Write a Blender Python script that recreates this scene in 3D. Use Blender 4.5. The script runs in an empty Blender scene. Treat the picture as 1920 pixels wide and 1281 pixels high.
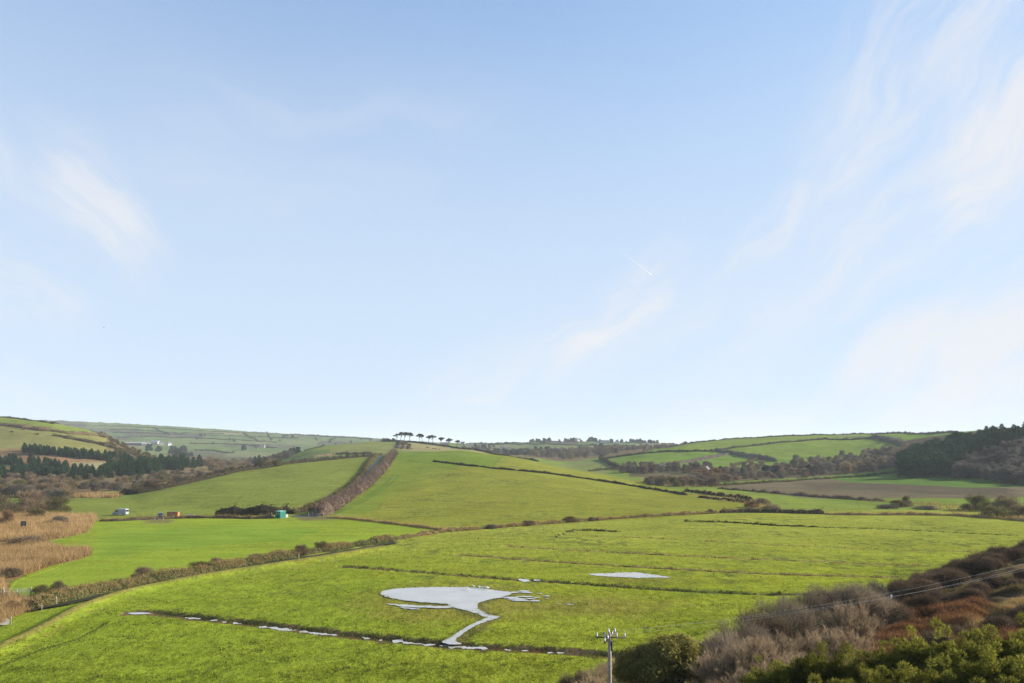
import bpy, math, random
import numpy as np
from mathutils import Vector, Matrix
R = math.radians
rng = np.random.default_rng(7)
random.seed(7)
S = bpy.context.scene
COL = S.collection
F, CX, YH, EYE = 1280.0, 960.0, 845.0, 21.0      # focal length in photo pixels, principal column, horizon row, eye height

# ------------------------------------------------------------------ terrain
def K(D, v):                                      # knot: a value above 700 is a photo row, else a height
    return (D, v if v < 700 else EYE - (v - YH) / F * D)
T = {
 -500: [K(330,0), K(430,3), K(480,9), K(680,765), K(1100,20), K(2600,782)],
 -100: [K(330,0), K(430,3), K(480,7), K(680,776), K(1100,20), K(2600,786)],
 0:    [K(330,0), K(430,2), K(480,6), K(680,783), K(1100,20), K(2600,788)],
 100:  [K(310,0), K(420,1), K(470,4), K(680,793), K(1100,20), K(2600,791)],
 160:  [K(270,0), K(360,.6), K(465,3), K(690,805), K(1100,18), K(2600,793)],
 200:  [K(240,0), K(330,.3), K(460,2), K(690,818), K(1100,15), K(2600,795)],
 240:  [K(235,0), K(325,928), K(455,1.5), K(690,839), K(1050,12), K(2600,797)],
 280:  [K(233,0), K(322,923), K(450,1), K(690,858), K(1000,8), K(2600,799)],
 350:  [K(230,0), K(350,907), K(480,1), K(690,866), K(1000,4), K(2600,803)],
 430:  [K(224,0), K(395,889), K(520,1), K(720,877), K(1000,2), K(2600,808)],
 500:  [K(218,0), K(445,877), K(560,3), K(800,872), K(1100,5), K(2600,813)],
 560:  [K(216,0), K(490,868), K(620,8), K(850,850), K(1150,8), K(2600,816)],
 590:  [K(214,0), K(505,866), K(640,11), K(880,838), K(1300,15), K(2600,817)],
 690:  [K(210,0), K(565,857), K(660,15), K(900,829), K(1400,20), K(2600,822)],
 740:  [K(203,0), K(595,852), K(670,18), K(900,828), K(1400,22), K(2600,826)],
 800:  [K(190,0), K(620,847), K(680,20), K(900,832), K(1300,20), K(2400,830)],
 870:  [K(187,0), K(625,846), K(680,20.3), K(900,841), K(1300,20), K(2000,832)],
 960:  [K(189,0), K(575,857), K(640,13), K(880,855), K(1200,12), K(1900,831)],
 1060: [K(198,0), K(490,880), K(570,3), K(850,868), K(1200,850), K(1900,829)],
 1130: [K(207,0), K(445,896), K(540,.5), K(850,862), K(1200,846), K(1900,830)],
 1200: [K(216,0), K(415,.4), K(540,0), K(850,851), K(1200,841), K(1900,832)],
 1255: [K(223,0), K(405,0), K(550,.2), K(930,840), K(1250,25), K(1900,833)],
 1300: [K(230,0), K(400,0), K(560,.5), K(1000,831), K(1300,25), K(1900,836)],
 1400: [K(243,0), K(420,0), K(570,1), K(1050,822), K(1400,30), K(1900,838)],
 1500: [K(290,0), K(440,0), K(580,2), K(1050,818), K(1400,30), K(1900,838)],
 1600: [K(330,0), K(450,.3), K(590,4), K(1050,816), K(1400,30), K(1900,838)],
 1700: [K(330,0), K(460,1.5), K(560,10), K(1050,814), K(1400,30), K(1900,838)],
 1760: [K(330,0), K(460,2), K(540,16), K(1050,813), K(1400,30), K(1900,838)],
 1800: [K(330,0), K(440,2), K(540,24), K(1000,812), K(1400,30), K(1900,838)],
 1920: [K(330,0), K(400,1), K(530,35), K(1000,806), K(1400,30), K(1900,838)],
 2200: [K(330,0), K(400,1), K(530,52), K(1000,800), K(1400,30), K(1900,838)],  # unseen columns from here on: hill raised to cast more shade
 2600: [K(330,0), K(400,2), K(530,60), K(1000,800), K(1400,30), K(1900,838)],
}
SPX = [-500, 800, 1000, 1142, 1240, 1440, 1670, 1920, 2200, 2600]
SP = [(0, [17]*10),
 (10, [13, 13.5, 14, 14, 14, 14.5, 15, 16, 16, 16]),
 (20, [7, 8, 9, 9.5, 10, 10.5, 11, 11.5, 12, 12]),
 (30, [2.5, 3.5, 4.5, 5.5, 6.3, 7.3, 8.3, 9, 10, 10]),
 (40, [.5, 1, 2, 3.2, 4.5, 6, 7.3, 8.3, 9, 10]),
 (50, [0, 0, .6, 1.6, 3, 4.8, 6.6, 8.1, 9, 10]),
 (60, [0, 0, 0, .6, 1.6, 3.4, 6, 8, 9, 10]),
 (75, [0, 0, 0, 0, .4, 1.4, 4, 7.8, 9, 10]),
 (90, [0, 0, 0, 0, 0, .3, 1.8, 7, 8.7, 10]),
 (110, [0, 0, 0, 0, 0, 0, .3, 3.2, 7, 9]),
 (135, [0, 0, 0, 0, 0, 0, 0, .5, 3.5, 7]),
 (170, [0]*8 + [.3, 4]), (220, [0]*10), (9500, [0]*10)]

NC, NR = 1050, 1080
PXC = np.linspace(-480, 2400, NC)
DS = np.geomspace(3.0, 9000.0, NR)

def pchip(xk, yk, x):                             # xk,yk (n,k) ; x (m) -> (n,m)
    n, k = xk.shape
    h = np.diff(xk, axis=1); d = np.diff(yk, axis=1) / h
    m = np.zeros_like(yk)
    same = d[:, :-1] * d[:, 1:] > 0
    w1 = 2*h[:, 1:] + h[:, :-1]; w2 = h[:, 1:] + 2*h[:, :-1]
    with np.errstate(divide='ignore', invalid='ignore'):
        hm = (w1 + w2) / (w1/d[:, :-1] + w2/d[:, 1:])
    m[:, 1:-1] = np.where(same, np.nan_to_num(hm), 0)
    m[:, 0] = d[:, 0]; m[:, -1] = d[:, -1]
    out = np.zeros((n, len(x)))
    for j in range(k - 1):
        t = (x[None, :] - xk[:, j:j+1]) / h[:, j:j+1]
        sel = (t >= 0) & (t < 1) if j < k-2 else (t >= 0) & (t <= 1)
        t2 = t*t; t3 = t2*t
        v = (2*t3-3*t2+1)*yk[:, j:j+1] + (t3-2*t2+t)*h[:, j:j+1]*m[:, j:j+1] + (-2*t3+3*t2)*yk[:, j+1:j+2] + (t3-t2)*h[:, j:j+1]*m[:, j+1:j+2]
        out[sel] = v[sel]
    return out

def smooth(a, s):
    r = int(3*s); k = np.exp(-.5*(np.arange(-r, r+1)/s)**2); k /= k.sum()
    p = np.pad(a, (r, r), mode='edge')
    return np.convolve(p, k, 'valid')

xs = np.array(sorted(T)); nk = 6
KD = np.zeros((NC, nk+4)); KZ = np.zeros((NC, nk+4))
for i in range(nk):
    KD[:, i+1] = smooth(np.interp(PXC, xs, [T[x][i][0] for x in xs]), 5)
    KZ[:, i+1] = smooth(np.interp(PXC, xs, [T[x][i][1] for x in xs]), 5)
KD[:, nk+1] = 4200; KZ[:, nk+1] = KZ[:, nk] - 25
KD[:, nk+2] = 7000; KZ[:, nk+2] = KZ[:, nk] - 60
KD[:, nk+3] = 9500; KZ[:, nk+3] = KZ[:, nk] - 90
Z = pchip(KD, KZ, DS)                             # (NC, NR)
spd = np.array([r[0] for r in SP]); spz = np.array([np.interp(PXC, SPX, r[1]) for r in SP]).T
SPUR = pchip(np.repeat(spd[None, :].astype(float), NC, 0), spz, DS)
Z += SPUR
U = (PXC - CX) / F
GX = U[:, None] * DS[None, :]; GY = np.repeat(DS[None, :], NC, 0)

_sn = [(math.cos(a), math.sin(a), p) for a, p in zip(rng.uniform(0, 6.28, 24), rng.uniform(0, 6.28, 24))]
def wob(x, y, L):                                 # cheap smooth noise, about -1..1, wavelength L
    v = 0
    for i, (c, s, p) in enumerate(_sn[:10]):
        k = 6.283 / L * (0.6 + .13*i)
        v = v + np.sin((c*x + s*y)*k + p + 1.3*np.sin((s*x - c*y)*k*.7 + 2*p))
    return v / 4.0
amp = np.interp(DS, [0, 60, 250, 600, 2600], [.1, .05, .12, .5, 2.2])[None, :]
Z += amp * wob(GX, GY, 90) * np.interp(DS, [0, 150, 300], [.3, .5, 1])[None, :] + .35*amp*wob(GX+500, GY, 23)
Z += np.clip(SPUR, 0, 3)/3 * (.35*wob(GX, GY, 9) + .2*wob(GX, GY+77, 4))

def flat(px, py):                                 # photo pixel on the valley floor
    D = F*EYE/(py-YH); return ((px-CX)/F*D, D)
def seg_dist(X, Y, pts):                          # distance to a polyline, and which side
    best = np.full(X.shape, 1e9); side = np.zeros(X.shape)
    for (x0, y0), (x1, y1) in zip(pts[:-1], pts[1:]):
        dx, dy = x1-x0, y1-y0; L2 = dx*dx+dy*dy
        t = np.clip(((X-x0)*dx+(Y-y0)*dy)/L2, 0, 1)
        d = np.hypot(X-x0-t*dx, Y-y0-t*dy)
        s = np.sign((X-x0)*dy-(Y-y0)*dx)
        m = d < best
        best[m] = d[m]; side[m] = s[m]
    return best, side

LEVEE = [flat(*p) for p in [(-110,1290), (-20,1228), (50,1196), (100,1170), (150,1142), (212,1120), (275,1103), (375,1084), (475,1068), (600,1048), (720,1028)]]
STREAM = [flat(*p) for p in [(48,1143), (70,1139), (112,1132), (160,1122), (212,1111), (287,1096), (350,1083), (440,1067), (520,1052), (640,1033), (760,1013)]]
DITCH = {
 'a': [(245,1149), (285,1147), (350,1155), (480,1170), (540,1178), (620,1187), (720,1197), (850,1210), (960,1215), (1060,1222), (1140,1230), (1230,1238)],
 'b': [(640,1062), (720,1067), (850,1077), (960,1086), (1050,1091), (1150,1098), (1300,1108), (1450,1115), (1570,1122)],
 'c': [(860,1040), (960,1047), (1050,1053), (1200,1063), (1400,1073), (1560,1080), (1740,1087)],
 'd': [(950,1024), (1060,1030), (1200,1038), (1400,1047), (1640,1057), (1770,1066)],
 'e': [(1072,993), (1110,994), (1156,996)],
 'f': [(1285,977), (1340,978), (1400,981), (1460,985), (1540,988), (1640,991), (1900,1003)],
 'g': [(1060,1003), (1200,1008), (1450,1021), (1700,1032), (1860,1036)],
}
nearrow = np.where((DS > 55) & (DS < 260))[0]; sl = slice(nearrow[0], nearrow[-1]+1)
d, s = seg_dist(GX[:, sl], GY[:, sl], LEVEE)
fade = np.interp(GX[:, sl], [-24, -8], [1, .45])
Z[:, sl] += .66*fade*np.exp(-(d/1.3)**2)
d, s = seg_dist(GX[:, sl], GY[:, sl], STREAM)
Z[:, sl] -= .40*np.exp(-(d/1.5)**4)
for k, pl in DITCH.items():
    d, s = seg_dist(GX[:, sl], GY[:, sl], [flat(*p) for p in pl])
    Z[:, sl] -= {'a': .35, 'f': .6, 'e': .6}.get(k, .3)*np.exp(-(d/.9)**4)

LD = np.log(DS)
def gz(x, y):                                     # ground height at world x,y
    y = np.maximum(np.asarray(y, float), 3.01); x = np.asarray(x, float)
    c = np.clip((x/y*F + CX - PXC[0])/(PXC[1]-PXC[0]), 0, NC-1.001)
    r = np.clip((np.log(y)-LD[0])/(LD[1]-LD[0]), 0, NR-1.001)
    c0 = c.astype(int); r0 = r.astype(int); fc = c-c0; fr = r-r0
    return (Z[c0, r0]*(1-fc)+Z[c0+1, r0]*fc)*(1-fr) + (Z[c0, r0+1]*(1-fc)+Z[c0+1, r0+1]*fc)*fr
def at(px, D):                                    # ground point in column px at depth D
    x = (px-CX)/F*D; return Vector((x, D, float(gz(x, D))))
DF = np.geomspace(3, 9000, 6000)
def pix(px, py, dmin=50.0):                       # first ground point behind dmin seen at a photo pixel
    D = DF[DF >= dmin]
    x = (px-CX)/F*D; y = YH + F*(EYE-gz(x, D))/D
    i = np.argmax(y <= py)
    if y[i] > py: i = int(np.argmin(y))
    return Vector((x[i], D[i], float(gz(x[i], D[i]))))

# ------------------------------------------------------------------ materials
def new_mat(name):
    m = bpy.data.materials.new(name); m.use_nodes = True
    nt = m.node_tree; nt.nodes.clear(); return m, nt
def N(nt, t, **kw):
    n = nt.nodes.new(t)
    for k, v in kw.items(): setattr(n, k, v)
    return n
def plain(name, col, rough=.6, metal=0, noise=.12, scale=8, spec=.3):
    m, nt = new_mat(name)
    o = N(nt, 'ShaderNodeOutputMaterial'); b = N(nt, 'ShaderNodeBsdfPrincipled')
    b.inputs['Roughness'].default_value = rough; b.inputs['Metallic'].default_value = metal
    b.inputs['Specular IOR Level'].default_value = spec
    tc = N(nt, 'ShaderNodeTexCoord'); nz = N(nt, 'ShaderNodeTexNoise'); nz.inputs['Scale'].default_value = scale; nz.inputs['Detail'].default_value = 5
    mr = N(nt, 'ShaderNodeMapRange'); mr.inputs[1].default_value = .3; mr.inputs[2].default_value = .7; mr.inputs[3].default_value = 1-noise; mr.inputs[4].default_value = 1+noise
    mx = N(nt, 'ShaderNodeVectorMath', operation='SCALE'); mx.inputs[0].default_value = col
    L = nt.links
    L.new(tc.outputs['Object'], nz.inputs['Vector']); L.new(nz.outputs[0], mr.inputs[0]); L.new(mr.outputs[0], mx.inputs['Scale'])
    L.new(mx.outputs[0], b.inputs['Base Color']); L.new(b.outputs[0], o.inputs[0])
    return m
def plant(name, c1, c2, transl=.3, scale=.6, objvar=.25):
    """leafy or twiggy matter: colour varies by clump, by leaf and by plant; some light passes through"""
    m, nt = new_mat(name); L = nt.links
    o = N(nt, 'ShaderNodeOutputMaterial')
    tc = N(nt, 'ShaderNodeTexCoord'); nz = N(nt, 'ShaderNodeTexNoise'); nz.inputs['Scale'].default_value = scale; nz.inputs['Detail'].default_value = 3
    L.new(tc.outputs['Object'], nz.inputs['Vector'])
    ge = N(nt, 'ShaderNodeNewGeometry'); oi = N(nt, 'ShaderNodeObjectInfo')
    a = N(nt, 'ShaderNodeMapRange'); a.inputs[1].default_value = .3; a.inputs[2].default_value = .7; a.inputs[3].default_value = 0; a.inputs[4].default_value = .6
    L.new(nz.outputs[0], a.inputs[0])
    ad = N(nt, 'ShaderNodeMath', operation='MULTIPLY_ADD'); ad.inputs[1].default_value = .4
    L.new(ge.outputs['Random Per Island'], ad.inputs[0]); L.new(a.outputs[0], ad.inputs[2])
    mx = N(nt, 'ShaderNodeMix', data_type='RGBA'); mx.inputs[6].default_value = (*c1, 1); mx.inputs[7].default_value = (*c2, 1)
    L.new(ad.outputs[0], mx.inputs[0])
    ob = N(nt, 'ShaderNodeMapRange'); ob.inputs[3].default_value = 1-objvar; ob.inputs[4].default_value = 1+objvar
    L.new(oi.outputs['Random'], ob.inputs[0])
    sc = N(nt, 'ShaderNodeVectorMath', operation='SCALE'); L.new(mx.outputs[2], sc.inputs[0]); L.new(ob.outputs[0], sc.inputs['Scale'])
    df = N(nt, 'ShaderNodeBsdfDiffuse'); L.new(sc.outputs[0], df.inputs[0])
    if transl > 0:
        tr = N(nt, 'ShaderNodeBsdfTranslucent'); L.new(sc.outputs[0], tr.inputs[0])
        ms = N(nt, 'ShaderNodeMixShader'); ms.inputs[0].default_value = transl
        L.new(df.outputs[0], ms.inputs[1]); L.new(tr.outputs[0], ms.inputs[2]); L.new(ms.outputs[0], o.inputs[0])
    else: L.new(df.outputs[0], o.inputs[0])
    return m

M = {
 'brown': plant('bare_twigs_brown', (.090,.064,.040), (.235,.172,.106)),
 'tan': plant('bare_twigs_tan', (.115,.090,.050), (.285,.225,.128)),
 'grey': plant('bare_twigs_grey', (.075,.064,.052), (.165,.140,.112)),
 'rust': plant('bare_twigs_rust', (.11,.062,.034), (.23,.14,.075)),
 'olive': plant('bare_twigs_olive', (.065,.060,.024), (.16,.14,.055)),
 'purple': plant('hedge_twigs_purple', (.080,.056,.042), (.185,.128,.095)),
 'conifer': plant('conifer_needles', (.014,.036,.016), (.046,.095,.040), .2),
 'ever': plant('evergreen_leaves', (.010,.020,.010), (.032,.050,.024), .15),
 'hedge': plant('dark_hedge_leaves', (.030,.028,.014), (.085,.070,.035), .2, .4),
 'hedged': plant('shaded_hedge_leaves', (.016,.014,.009), (.050,.040,.024), .15, .4),  # darker copy of the hedge leaves, shadow put into the colour
 'hedgeg': plant('green_hedge_leaves', (.022,.034,.012), (.07,.085,.028), .2, .4),
 'bramble': plant('bramble_leaves', (.070,.050,.032), (.20,.138,.082), .2, .8),
 'bank': plant('bank_growth', (.075,.070,.024), (.29,.21,.10), .3, .8),
 'drygrass': plant('dry_grass_blades', (.20,.13,.050), (.40,.28,.12), .35, .5),
 'reed': plant('golden_reeds', (.205,.130,.054), (.46,.315,.150), .35, .12, .1),
 'rush': plant('dark_rush_blades', (.035,.045,.012), (.10,.10,.030), .3, .6),
 'rushd': plant('shaded_rush_blades', (.018,.024,.008), (.050,.055,.018), .15, .6),  # darker copy of the rush blades, drain shade put into the colour
 'gorse': plant('gorse_sprays', (.046,.054,.010), (.25,.235,.040), .45, .7),
 'leafy': plant('leathery_leaves', (.075,.074,.019), (.32,.275,.078), .5, .8),
 'bracken': plant('dead_bracken_fronds', (.13,.062,.030), (.36,.185,.085), .3, .7),
 'grass': plant('grass_blades', (.085,.115,.011), (.23,.26,.027), .45, .12),
 'willow': plant('willow_stems', (.165,.118,.070), (.42,.315,.195), .3, .8),
 'willowg': plant('willow_twigs_grey', (.125,.098,.066), (.30,.235,.160), .3, .8),
 'bark': plain('bark', (.075,.058,.042), .9),
 'greybark': plain('grey_bark', (.16,.14,.11), .9),
}

# ------------------------------------------------------------------ mesh building
class MB:
    def __init__(s): s.V = []; s.f = []; s.m = []; s.n = 0; s.sm = []
    def faces(s, v, k, mat=0):                    # v: (n*k,3), consecutive k-gons
        v = np.asarray(v, float).reshape(-1, 3); n = len(v)//k
        s.V.append(v); idx = np.arange(n*k).reshape(n, k) + s.n
        s.f.append(idx); s.m.append(np.full(n, mat)); s.sm.append(np.zeros(n, bool)); s.n += n*k
    def poly(s, v, faces, mat=0, smooth=False):
        v = np.asarray(v, float).reshape(-1, 3)
        by = {}
        for f in faces: by.setdefault(len(f), []).append(f)
        s.V.append(v)
        for k, fs in by.items():
            a = np.array(fs, int) + s.n; s.f.append(a); s.m.append(np.full(len(a), mat)); s.sm.append(np.full(len(a), smooth))
        s.n += len(v)
    def box(s, c, d, mat=0, rz=0, taper=(1, 1)):
        hx, hy, hz = d[0]/2, d[1]/2, d[2]/2
        v = np.array([(sx*hx*(taper[0] if sz > 0 else 1), sy*hy*(taper[1] if sz > 0 else 1), sz*hz) for sz in (-1, 1) for sx, sy in ((-1,-1),(1,-1),(1,1),(-1,1))])
        if rz: v = v @ np.array([[math.cos(rz), math.sin(rz), 0], [-math.sin(rz), math.cos(rz), 0], [0, 0, 1]])
        s.poly(v+np.array(c), [(3,2,1,0), (4,5,6,7), (0,1,5,4), (1,2,6,5), (2,3,7,6), (3,0,4,7)], mat)
    def tube(s, pts, rads, n=6, mat=0, cap=True):
        pts = [Vector(p) for p in pts]; rings = []; vs = []
        for i, p in enumerate(pts):
            t = (pts[min(i+1, len(pts)-1)]-pts[max(i-1, 0)]).normalized()
            a = t.orthogonal().normalized(); b = t.cross(a)
            for k in range(n):
                w = 2*math.pi*k/n; vs.append(p + (a*math.cos(w)+b*math.sin(w))*rads[min(i, len(rads)-1)])
        fs = [(i*n+k, i*n+(k+1) % n, (i+1)*n+(k+1) % n, (i+1)*n+k) for i in range(len(pts)-1) for k in range(n)]
        if cap: fs += [tuple(range(n-1, -1, -1)), tuple((len(pts)-1)*n+k for k in range(n))]
        s.poly([tuple(v) for v in vs], fs, mat, True)
    def extrude(s, prof, y0, y1, mat=0):          # profile in x,z
        n = len(prof)
        v = [(x, y0, z) for x, z in prof] + [(x, y1, z) for x, z in prof]
        s.poly(v, [tuple(range(n)), tuple(range(2*n-1, n-1, -1))] + [(i, n+i, n+(i+1) % n, (i+1) % n) for i in range(n)], mat)
    def mesh(s, name, mats):
        me = bpy.data.meshes.new(name); V = np.concatenate(s.V)
        cnt = np.concatenate([np.full(len(f), f.shape[1]) for f in s.f]); loops = np.concatenate([f.ravel() for f in s.f])
        me.vertices.add(len(V)); me.vertices.foreach_set('co', V.astype(np.float32).ravel())
        me.loops.add(len(loops)); me.loops.foreach_set('vertex_index', loops.astype(np.int32))
        me.polygons.add(len(cnt)); st = np.concatenate([[0], np.cumsum(cnt)[:-1]])
        me.polygons.foreach_set('loop_start', st.astype(np.int32))
        me.polygons.foreach_set('material_index', np.concatenate(s.m).astype(np.int32))
        me.polygons.foreach_set('use_smooth', np.concatenate(s.sm))
        for m in (mats if isinstance(mats, (list, tuple)) else [mats]): me.materials.append(m)
        me.update(calc_edges=True); me.validate()
        return me
    def obj(s, name, mats, parent=None, loc=None):
        return link(name, s.mesh(name, mats), parent, loc)
def link(name, me, parent=None, loc=None):
    o = bpy.data.objects.new(name, me); COL.objects.link(o)
    if parent: o.parent = parent
    if loc is not None: o.location = loc
    return o
def tag(o, label, cat, group=None):
    o['label'] = label; o['category'] = cat
    if group: o['group'] = group
    return o
def empty(name, loc, rz=0, sc=1):
    o = link(name, None, None, loc); o.scale = (sc, sc, sc); o.rotation_euler.z = rz; o.empty_display_size = .3; return o

def unit(a): return a/np.maximum(np.linalg.norm(a, axis=-1, keepdims=True), 1e-9)
def rdir(n): return unit(rng.normal(size=(n, 3)))
def blades(mb, P, Dv, L, W, mat=0):
    side = unit(np.cross(Dv, rdir(len(P))))*(np.asarray(W).reshape(-1, 1)/2)
    mb.faces(np.stack([P-side, P+side, P+Dv*np.asarray(L).reshape(-1, 1)], 1), 3, mat)
def leaves(mb, P, Sz, mat=0, nrm=None, asp=.6):
    n = len(P); nn = rdir(n) if nrm is None else unit(nrm+.7*rdir(n))
    a = unit(np.cross(nn, rdir(n)))*np.asarray(Sz).reshape(-1, 1)/2; b = np.cross(nn, a)*asp
    mb.faces(np.stack([P-a, P-b, P+a, P+b], 1), 4, mat)

# ------------------------------------------------------------------ plant shapes
def lobes(rx, rz, n, base=0.0, skirt=0):
    """centres and radii of the clumps that make a rounded crown sitting from base up"""
    C, r = [(0, 0, base+rz*.5)], [min(rx, rz)*.55]
    for i in range(n):
        a = rng.uniform(0, 6.283); e = rng.uniform(-.15, 1.2)
        C.append((rx*.6*math.cos(e)*math.cos(a), rx*.6*math.cos(e)*math.sin(a), base+rz*.42+rz*.36*math.sin(e)))
        r.append(rx*rng.uniform(.26, .42))
    for i in range(skirt):                        # clumps that reach the ground
        a = i*6.283/skirt+rng.uniform(-.3, .3); C.append((rx*.62*math.cos(a), rx*.62*math.sin(a), base+rz*rng.uniform(.12, .26))); r.append(rx*rng.uniform(.30, .42))
    return np.array(C), np.array(r)
def in_lobes(C, r, n, lo=.45, hi=1.0):
    k = rng.choice(len(C), n, p=r**2/np.sum(r**2)); d = rdir(n)
    rad = rng.uniform(lo, hi, (n, 1))
    return C[k]+d*r[k][:, None]*rad, d, r[k]
def trunk(mb, h, r, mat, rx, n=5):
    mb.tube([(0, 0, -.6), (.05*h*rng.uniform(-.3, .3), 0, h*.4), (0, .02*h, h*.75)], [r, r*.75, r*.4], 6, mat)
    for i in range(n):
        a = rng.uniform(0, 6.28); z0 = h*rng.uniform(.2, .5); q = rx*rng.uniform(.45, .75)
        mb.tube([(0, 0, z0), (q*.45*math.cos(a), q*.45*math.sin(a), z0+h*.16), (q*math.cos(a), q*math.sin(a), z0+h*rng.uniform(.28, .42))], [r*.5, r*.35, r*.12], 5, mat)
def bare_mesh(name, mat, rx, h, n, bl=.9, bw=.07, low=.12, skirt=0):
    mb = MB(); C, r = lobes(rx, h*(1-low), 10, h*low, skirt)
    P, dv, rr = in_lobes(C, r, n, .15, .85)
    ok = P[:, 2] > -.02*h; P, dv, rr = P[ok], dv[ok], rr[ok]
    D = unit(dv*.8+np.array([0, 0, .55])+.45*rdir(len(P)))
    blades(mb, P, D, rng.uniform(.5, 1.2, len(P))*bl, rng.uniform(.6, 1.3, len(P))*bw, 0)
    trunk(mb, h, .02*h+.05, 1, rx, 6)
    for i in range(int(rx*4)):                    # low stems down to the ground
        a = rng.uniform(0, 6.28); q = rx*rng.uniform(.2, .7)
        mb.tube([(q*.5*math.cos(a), q*.5*math.sin(a), -.3), (q*math.cos(a), q*math.sin(a), h*.4)], [.07, .03], 4, 1)
    return mb.mesh(name, [mat, M['bark']])
def conifer_mesh(name, h, rx, n):
    mb = MB(); nb = 46; C = []
    for i in range(nb):
        t = (i+rng.uniform(0, 1))/nb; a = i*2.4+rng.uniform(-.4, .4)
        rad = rx*(1-t)**.5*rng.uniform(.75, 1.15)*(.75+.25*min(1, t*5))
        C.append((rad*.62*math.cos(a), rad*.62*math.sin(a), h*(.05+.88*t)-.1*rad, max(.6, rad*.58)))
    C = np.array(C); k = rng.choice(nb, n, p=C[:, 3]**1.3/np.sum(C[:, 3]**1.3))
    d = rdir(n); P = C[k, :3]+d*C[k, 3:4]*np.array([1, 1, .7])*rng.uniform(.2, .95, (n, 1))
    out = unit(np.stack([P[:, 0], P[:, 1], np.full(n, .55)], 1)+.5*rdir(n))
    blades(mb, P, out, rng.uniform(.35, .75, n), rng.uniform(.12, .28, n), 0)
    mb.tube([(0, 0, -.6), (0, 0, h*.5), (0, 0, h)], [.16, .1, .02], 6, 1)
    return mb.mesh(name, [M['conifer'], M['bark']])
def round_mesh(name, mat, rx, h, n, lf=.5, low=.04):
    mb = MB(); C, r = lobes(rx, h*(1-low), 11, h*low, 6)
    P, dv, rr = in_lobes(C, r, n, .55, 1.0); ok = P[:, 2] > 0
    leaves(mb, P[ok], rng.uniform(.6, 1.4, ok.sum())*lf, 0, dv[ok])
    trunk(mb, h, .03*h, 1, rx*.8, 4)
    return mb.mesh(name, [mat, M['bark']])

# ------------------------------------------------------------------ ground colours
IMX = np.repeat(PXC[:, None], NR, 1); IMY = YH + F*(EYE-Z)/GY
CO = np.zeros((NC, NR, 4))
def paint(poly, col, d0, d1, rough=.4, a=1.0, jig=2.0):
    poly = np.array(poly, float)
    r0, r1 = np.searchsorted(DS, [d0, d1]); c0, c1 = np.searchsorted(PXC, [poly[:, 0].min(), poly[:, 0].max()])
    if r1 <= r0 or c1 <= c0: return
    X, Y = IMX[c0:c1, r0:r1], IMY[c0:c1, r0:r1]; ins = np.zeros(X.shape, bool)
    X = X + jig*wob(GX[c0:c1, r0:r1], GY[c0:c1, r0:r1], 14)
    for (x0, y0), (x1, y1) in zip(poly, np.roll(poly, -1, 0)):
        if y0 == y1: continue
        c = ((y0 > Y) != (y1 > Y)) & (X < (x1-x0)*(Y-y0)/(y1-y0)+x0)
        ins ^= c
    CO[c0:c1, r0:r1][ins] = CO[c0:c1, r0:r1][ins]*(1-a) + np.array([*col, rough])*a
def soft(poly, col, d0, d1, rough=.4, w=14, n=5):   # the same patch with a gradual edge
    c = np.mean(np.array(poly, float), 0)
    for k in range(n):
        f = w*(k/(n-1)-.5)*2
        q = [(x+(f if x < c[0] else -f)*1.0, y+(f if y < c[1] else -f)*.25) for x, y in poly]
        paint(q, col, d0, d1, rough, 1/(n-k), 9.0)
def band(cols, d0, d1, col, rough=.4):            # a depth band (hidden parts get it too)
    r0, r1 = np.searchsorted(DS, [d0, d1]); c0, c1 = np.searchsorted(PXC, cols)
    CO[c0:c1, r0:r1] = (*col, rough)
MARSH = (.180,.208,.020); PAST = (.166,.215,.024); SCRUB = (.115,.085,.045)
band((-500, 2500), 0, 10000, (.115,.155,.030))
band((-500, 2500), 0, 260, MARSH, 1.0)
farm_ = np.clip((GY-105)/70, 0, 1)[..., None]*(GY < 260)[..., None]
CO[:] = CO*(1-farm_)+np.array([.196,.212,.034,1.0])*farm_
sp = SPUR > 1.1
CO[sp] = (.085,.062,.032, .8)
lw_ = np.clip((-GX-2)/22, 0, 1)[..., None]*np.clip((150-GY)/50, 0, 1)[..., None]*.75*(SPUR < .2)[..., None]
CO[:] = CO*(1-lw_)+np.array([.150,.198,.018,.9])*lw_
# far patchwork
FAR = [(.085,.120,.038), (.105,.125,.050), (.075,.110,.038), (.120,.125,.058), (.078,.080,.046), (.095,.118,.045), (.070,.068,.045)]
q = 0
for (y0, y1) in [(780, 803), (803, 809), (809, 816), (816, 824), (824, 832), (832, 840), (840, 850), (850, 862)]:
    x = 60
    while x < 760:
        w = random.uniform(70, 190)
        paint([(x, y0+x*.025-4), (x+w, y0+(x+w)*.025-4), (x+w-10, y1+(x+w)*.025-4), (x-10, y1+x*.025-4)], FAR[(q*5+int(x)) % 7], 1000, 3200, .3); x += w; q += 1
for (y0, y1) in [(820, 834), (834, 839), (839, 846), (846, 856)]:
    x = 860
    while x < 1340:
        w = random.uniform(60, 150)
        paint([(x, y0), (x+w, y0+1), (x+w+8, y1+1), (x+8, y1)], FAR[(q*3+int(x)) % 7], 1000, 2500, .3); x += w; q += 1
paint([(860,845), (1010,838), (1100,843), (1250,838), (1250,850), (1120,858), (1040,872), (960,866)], SCRUB, 880, 1450, .5)
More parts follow.
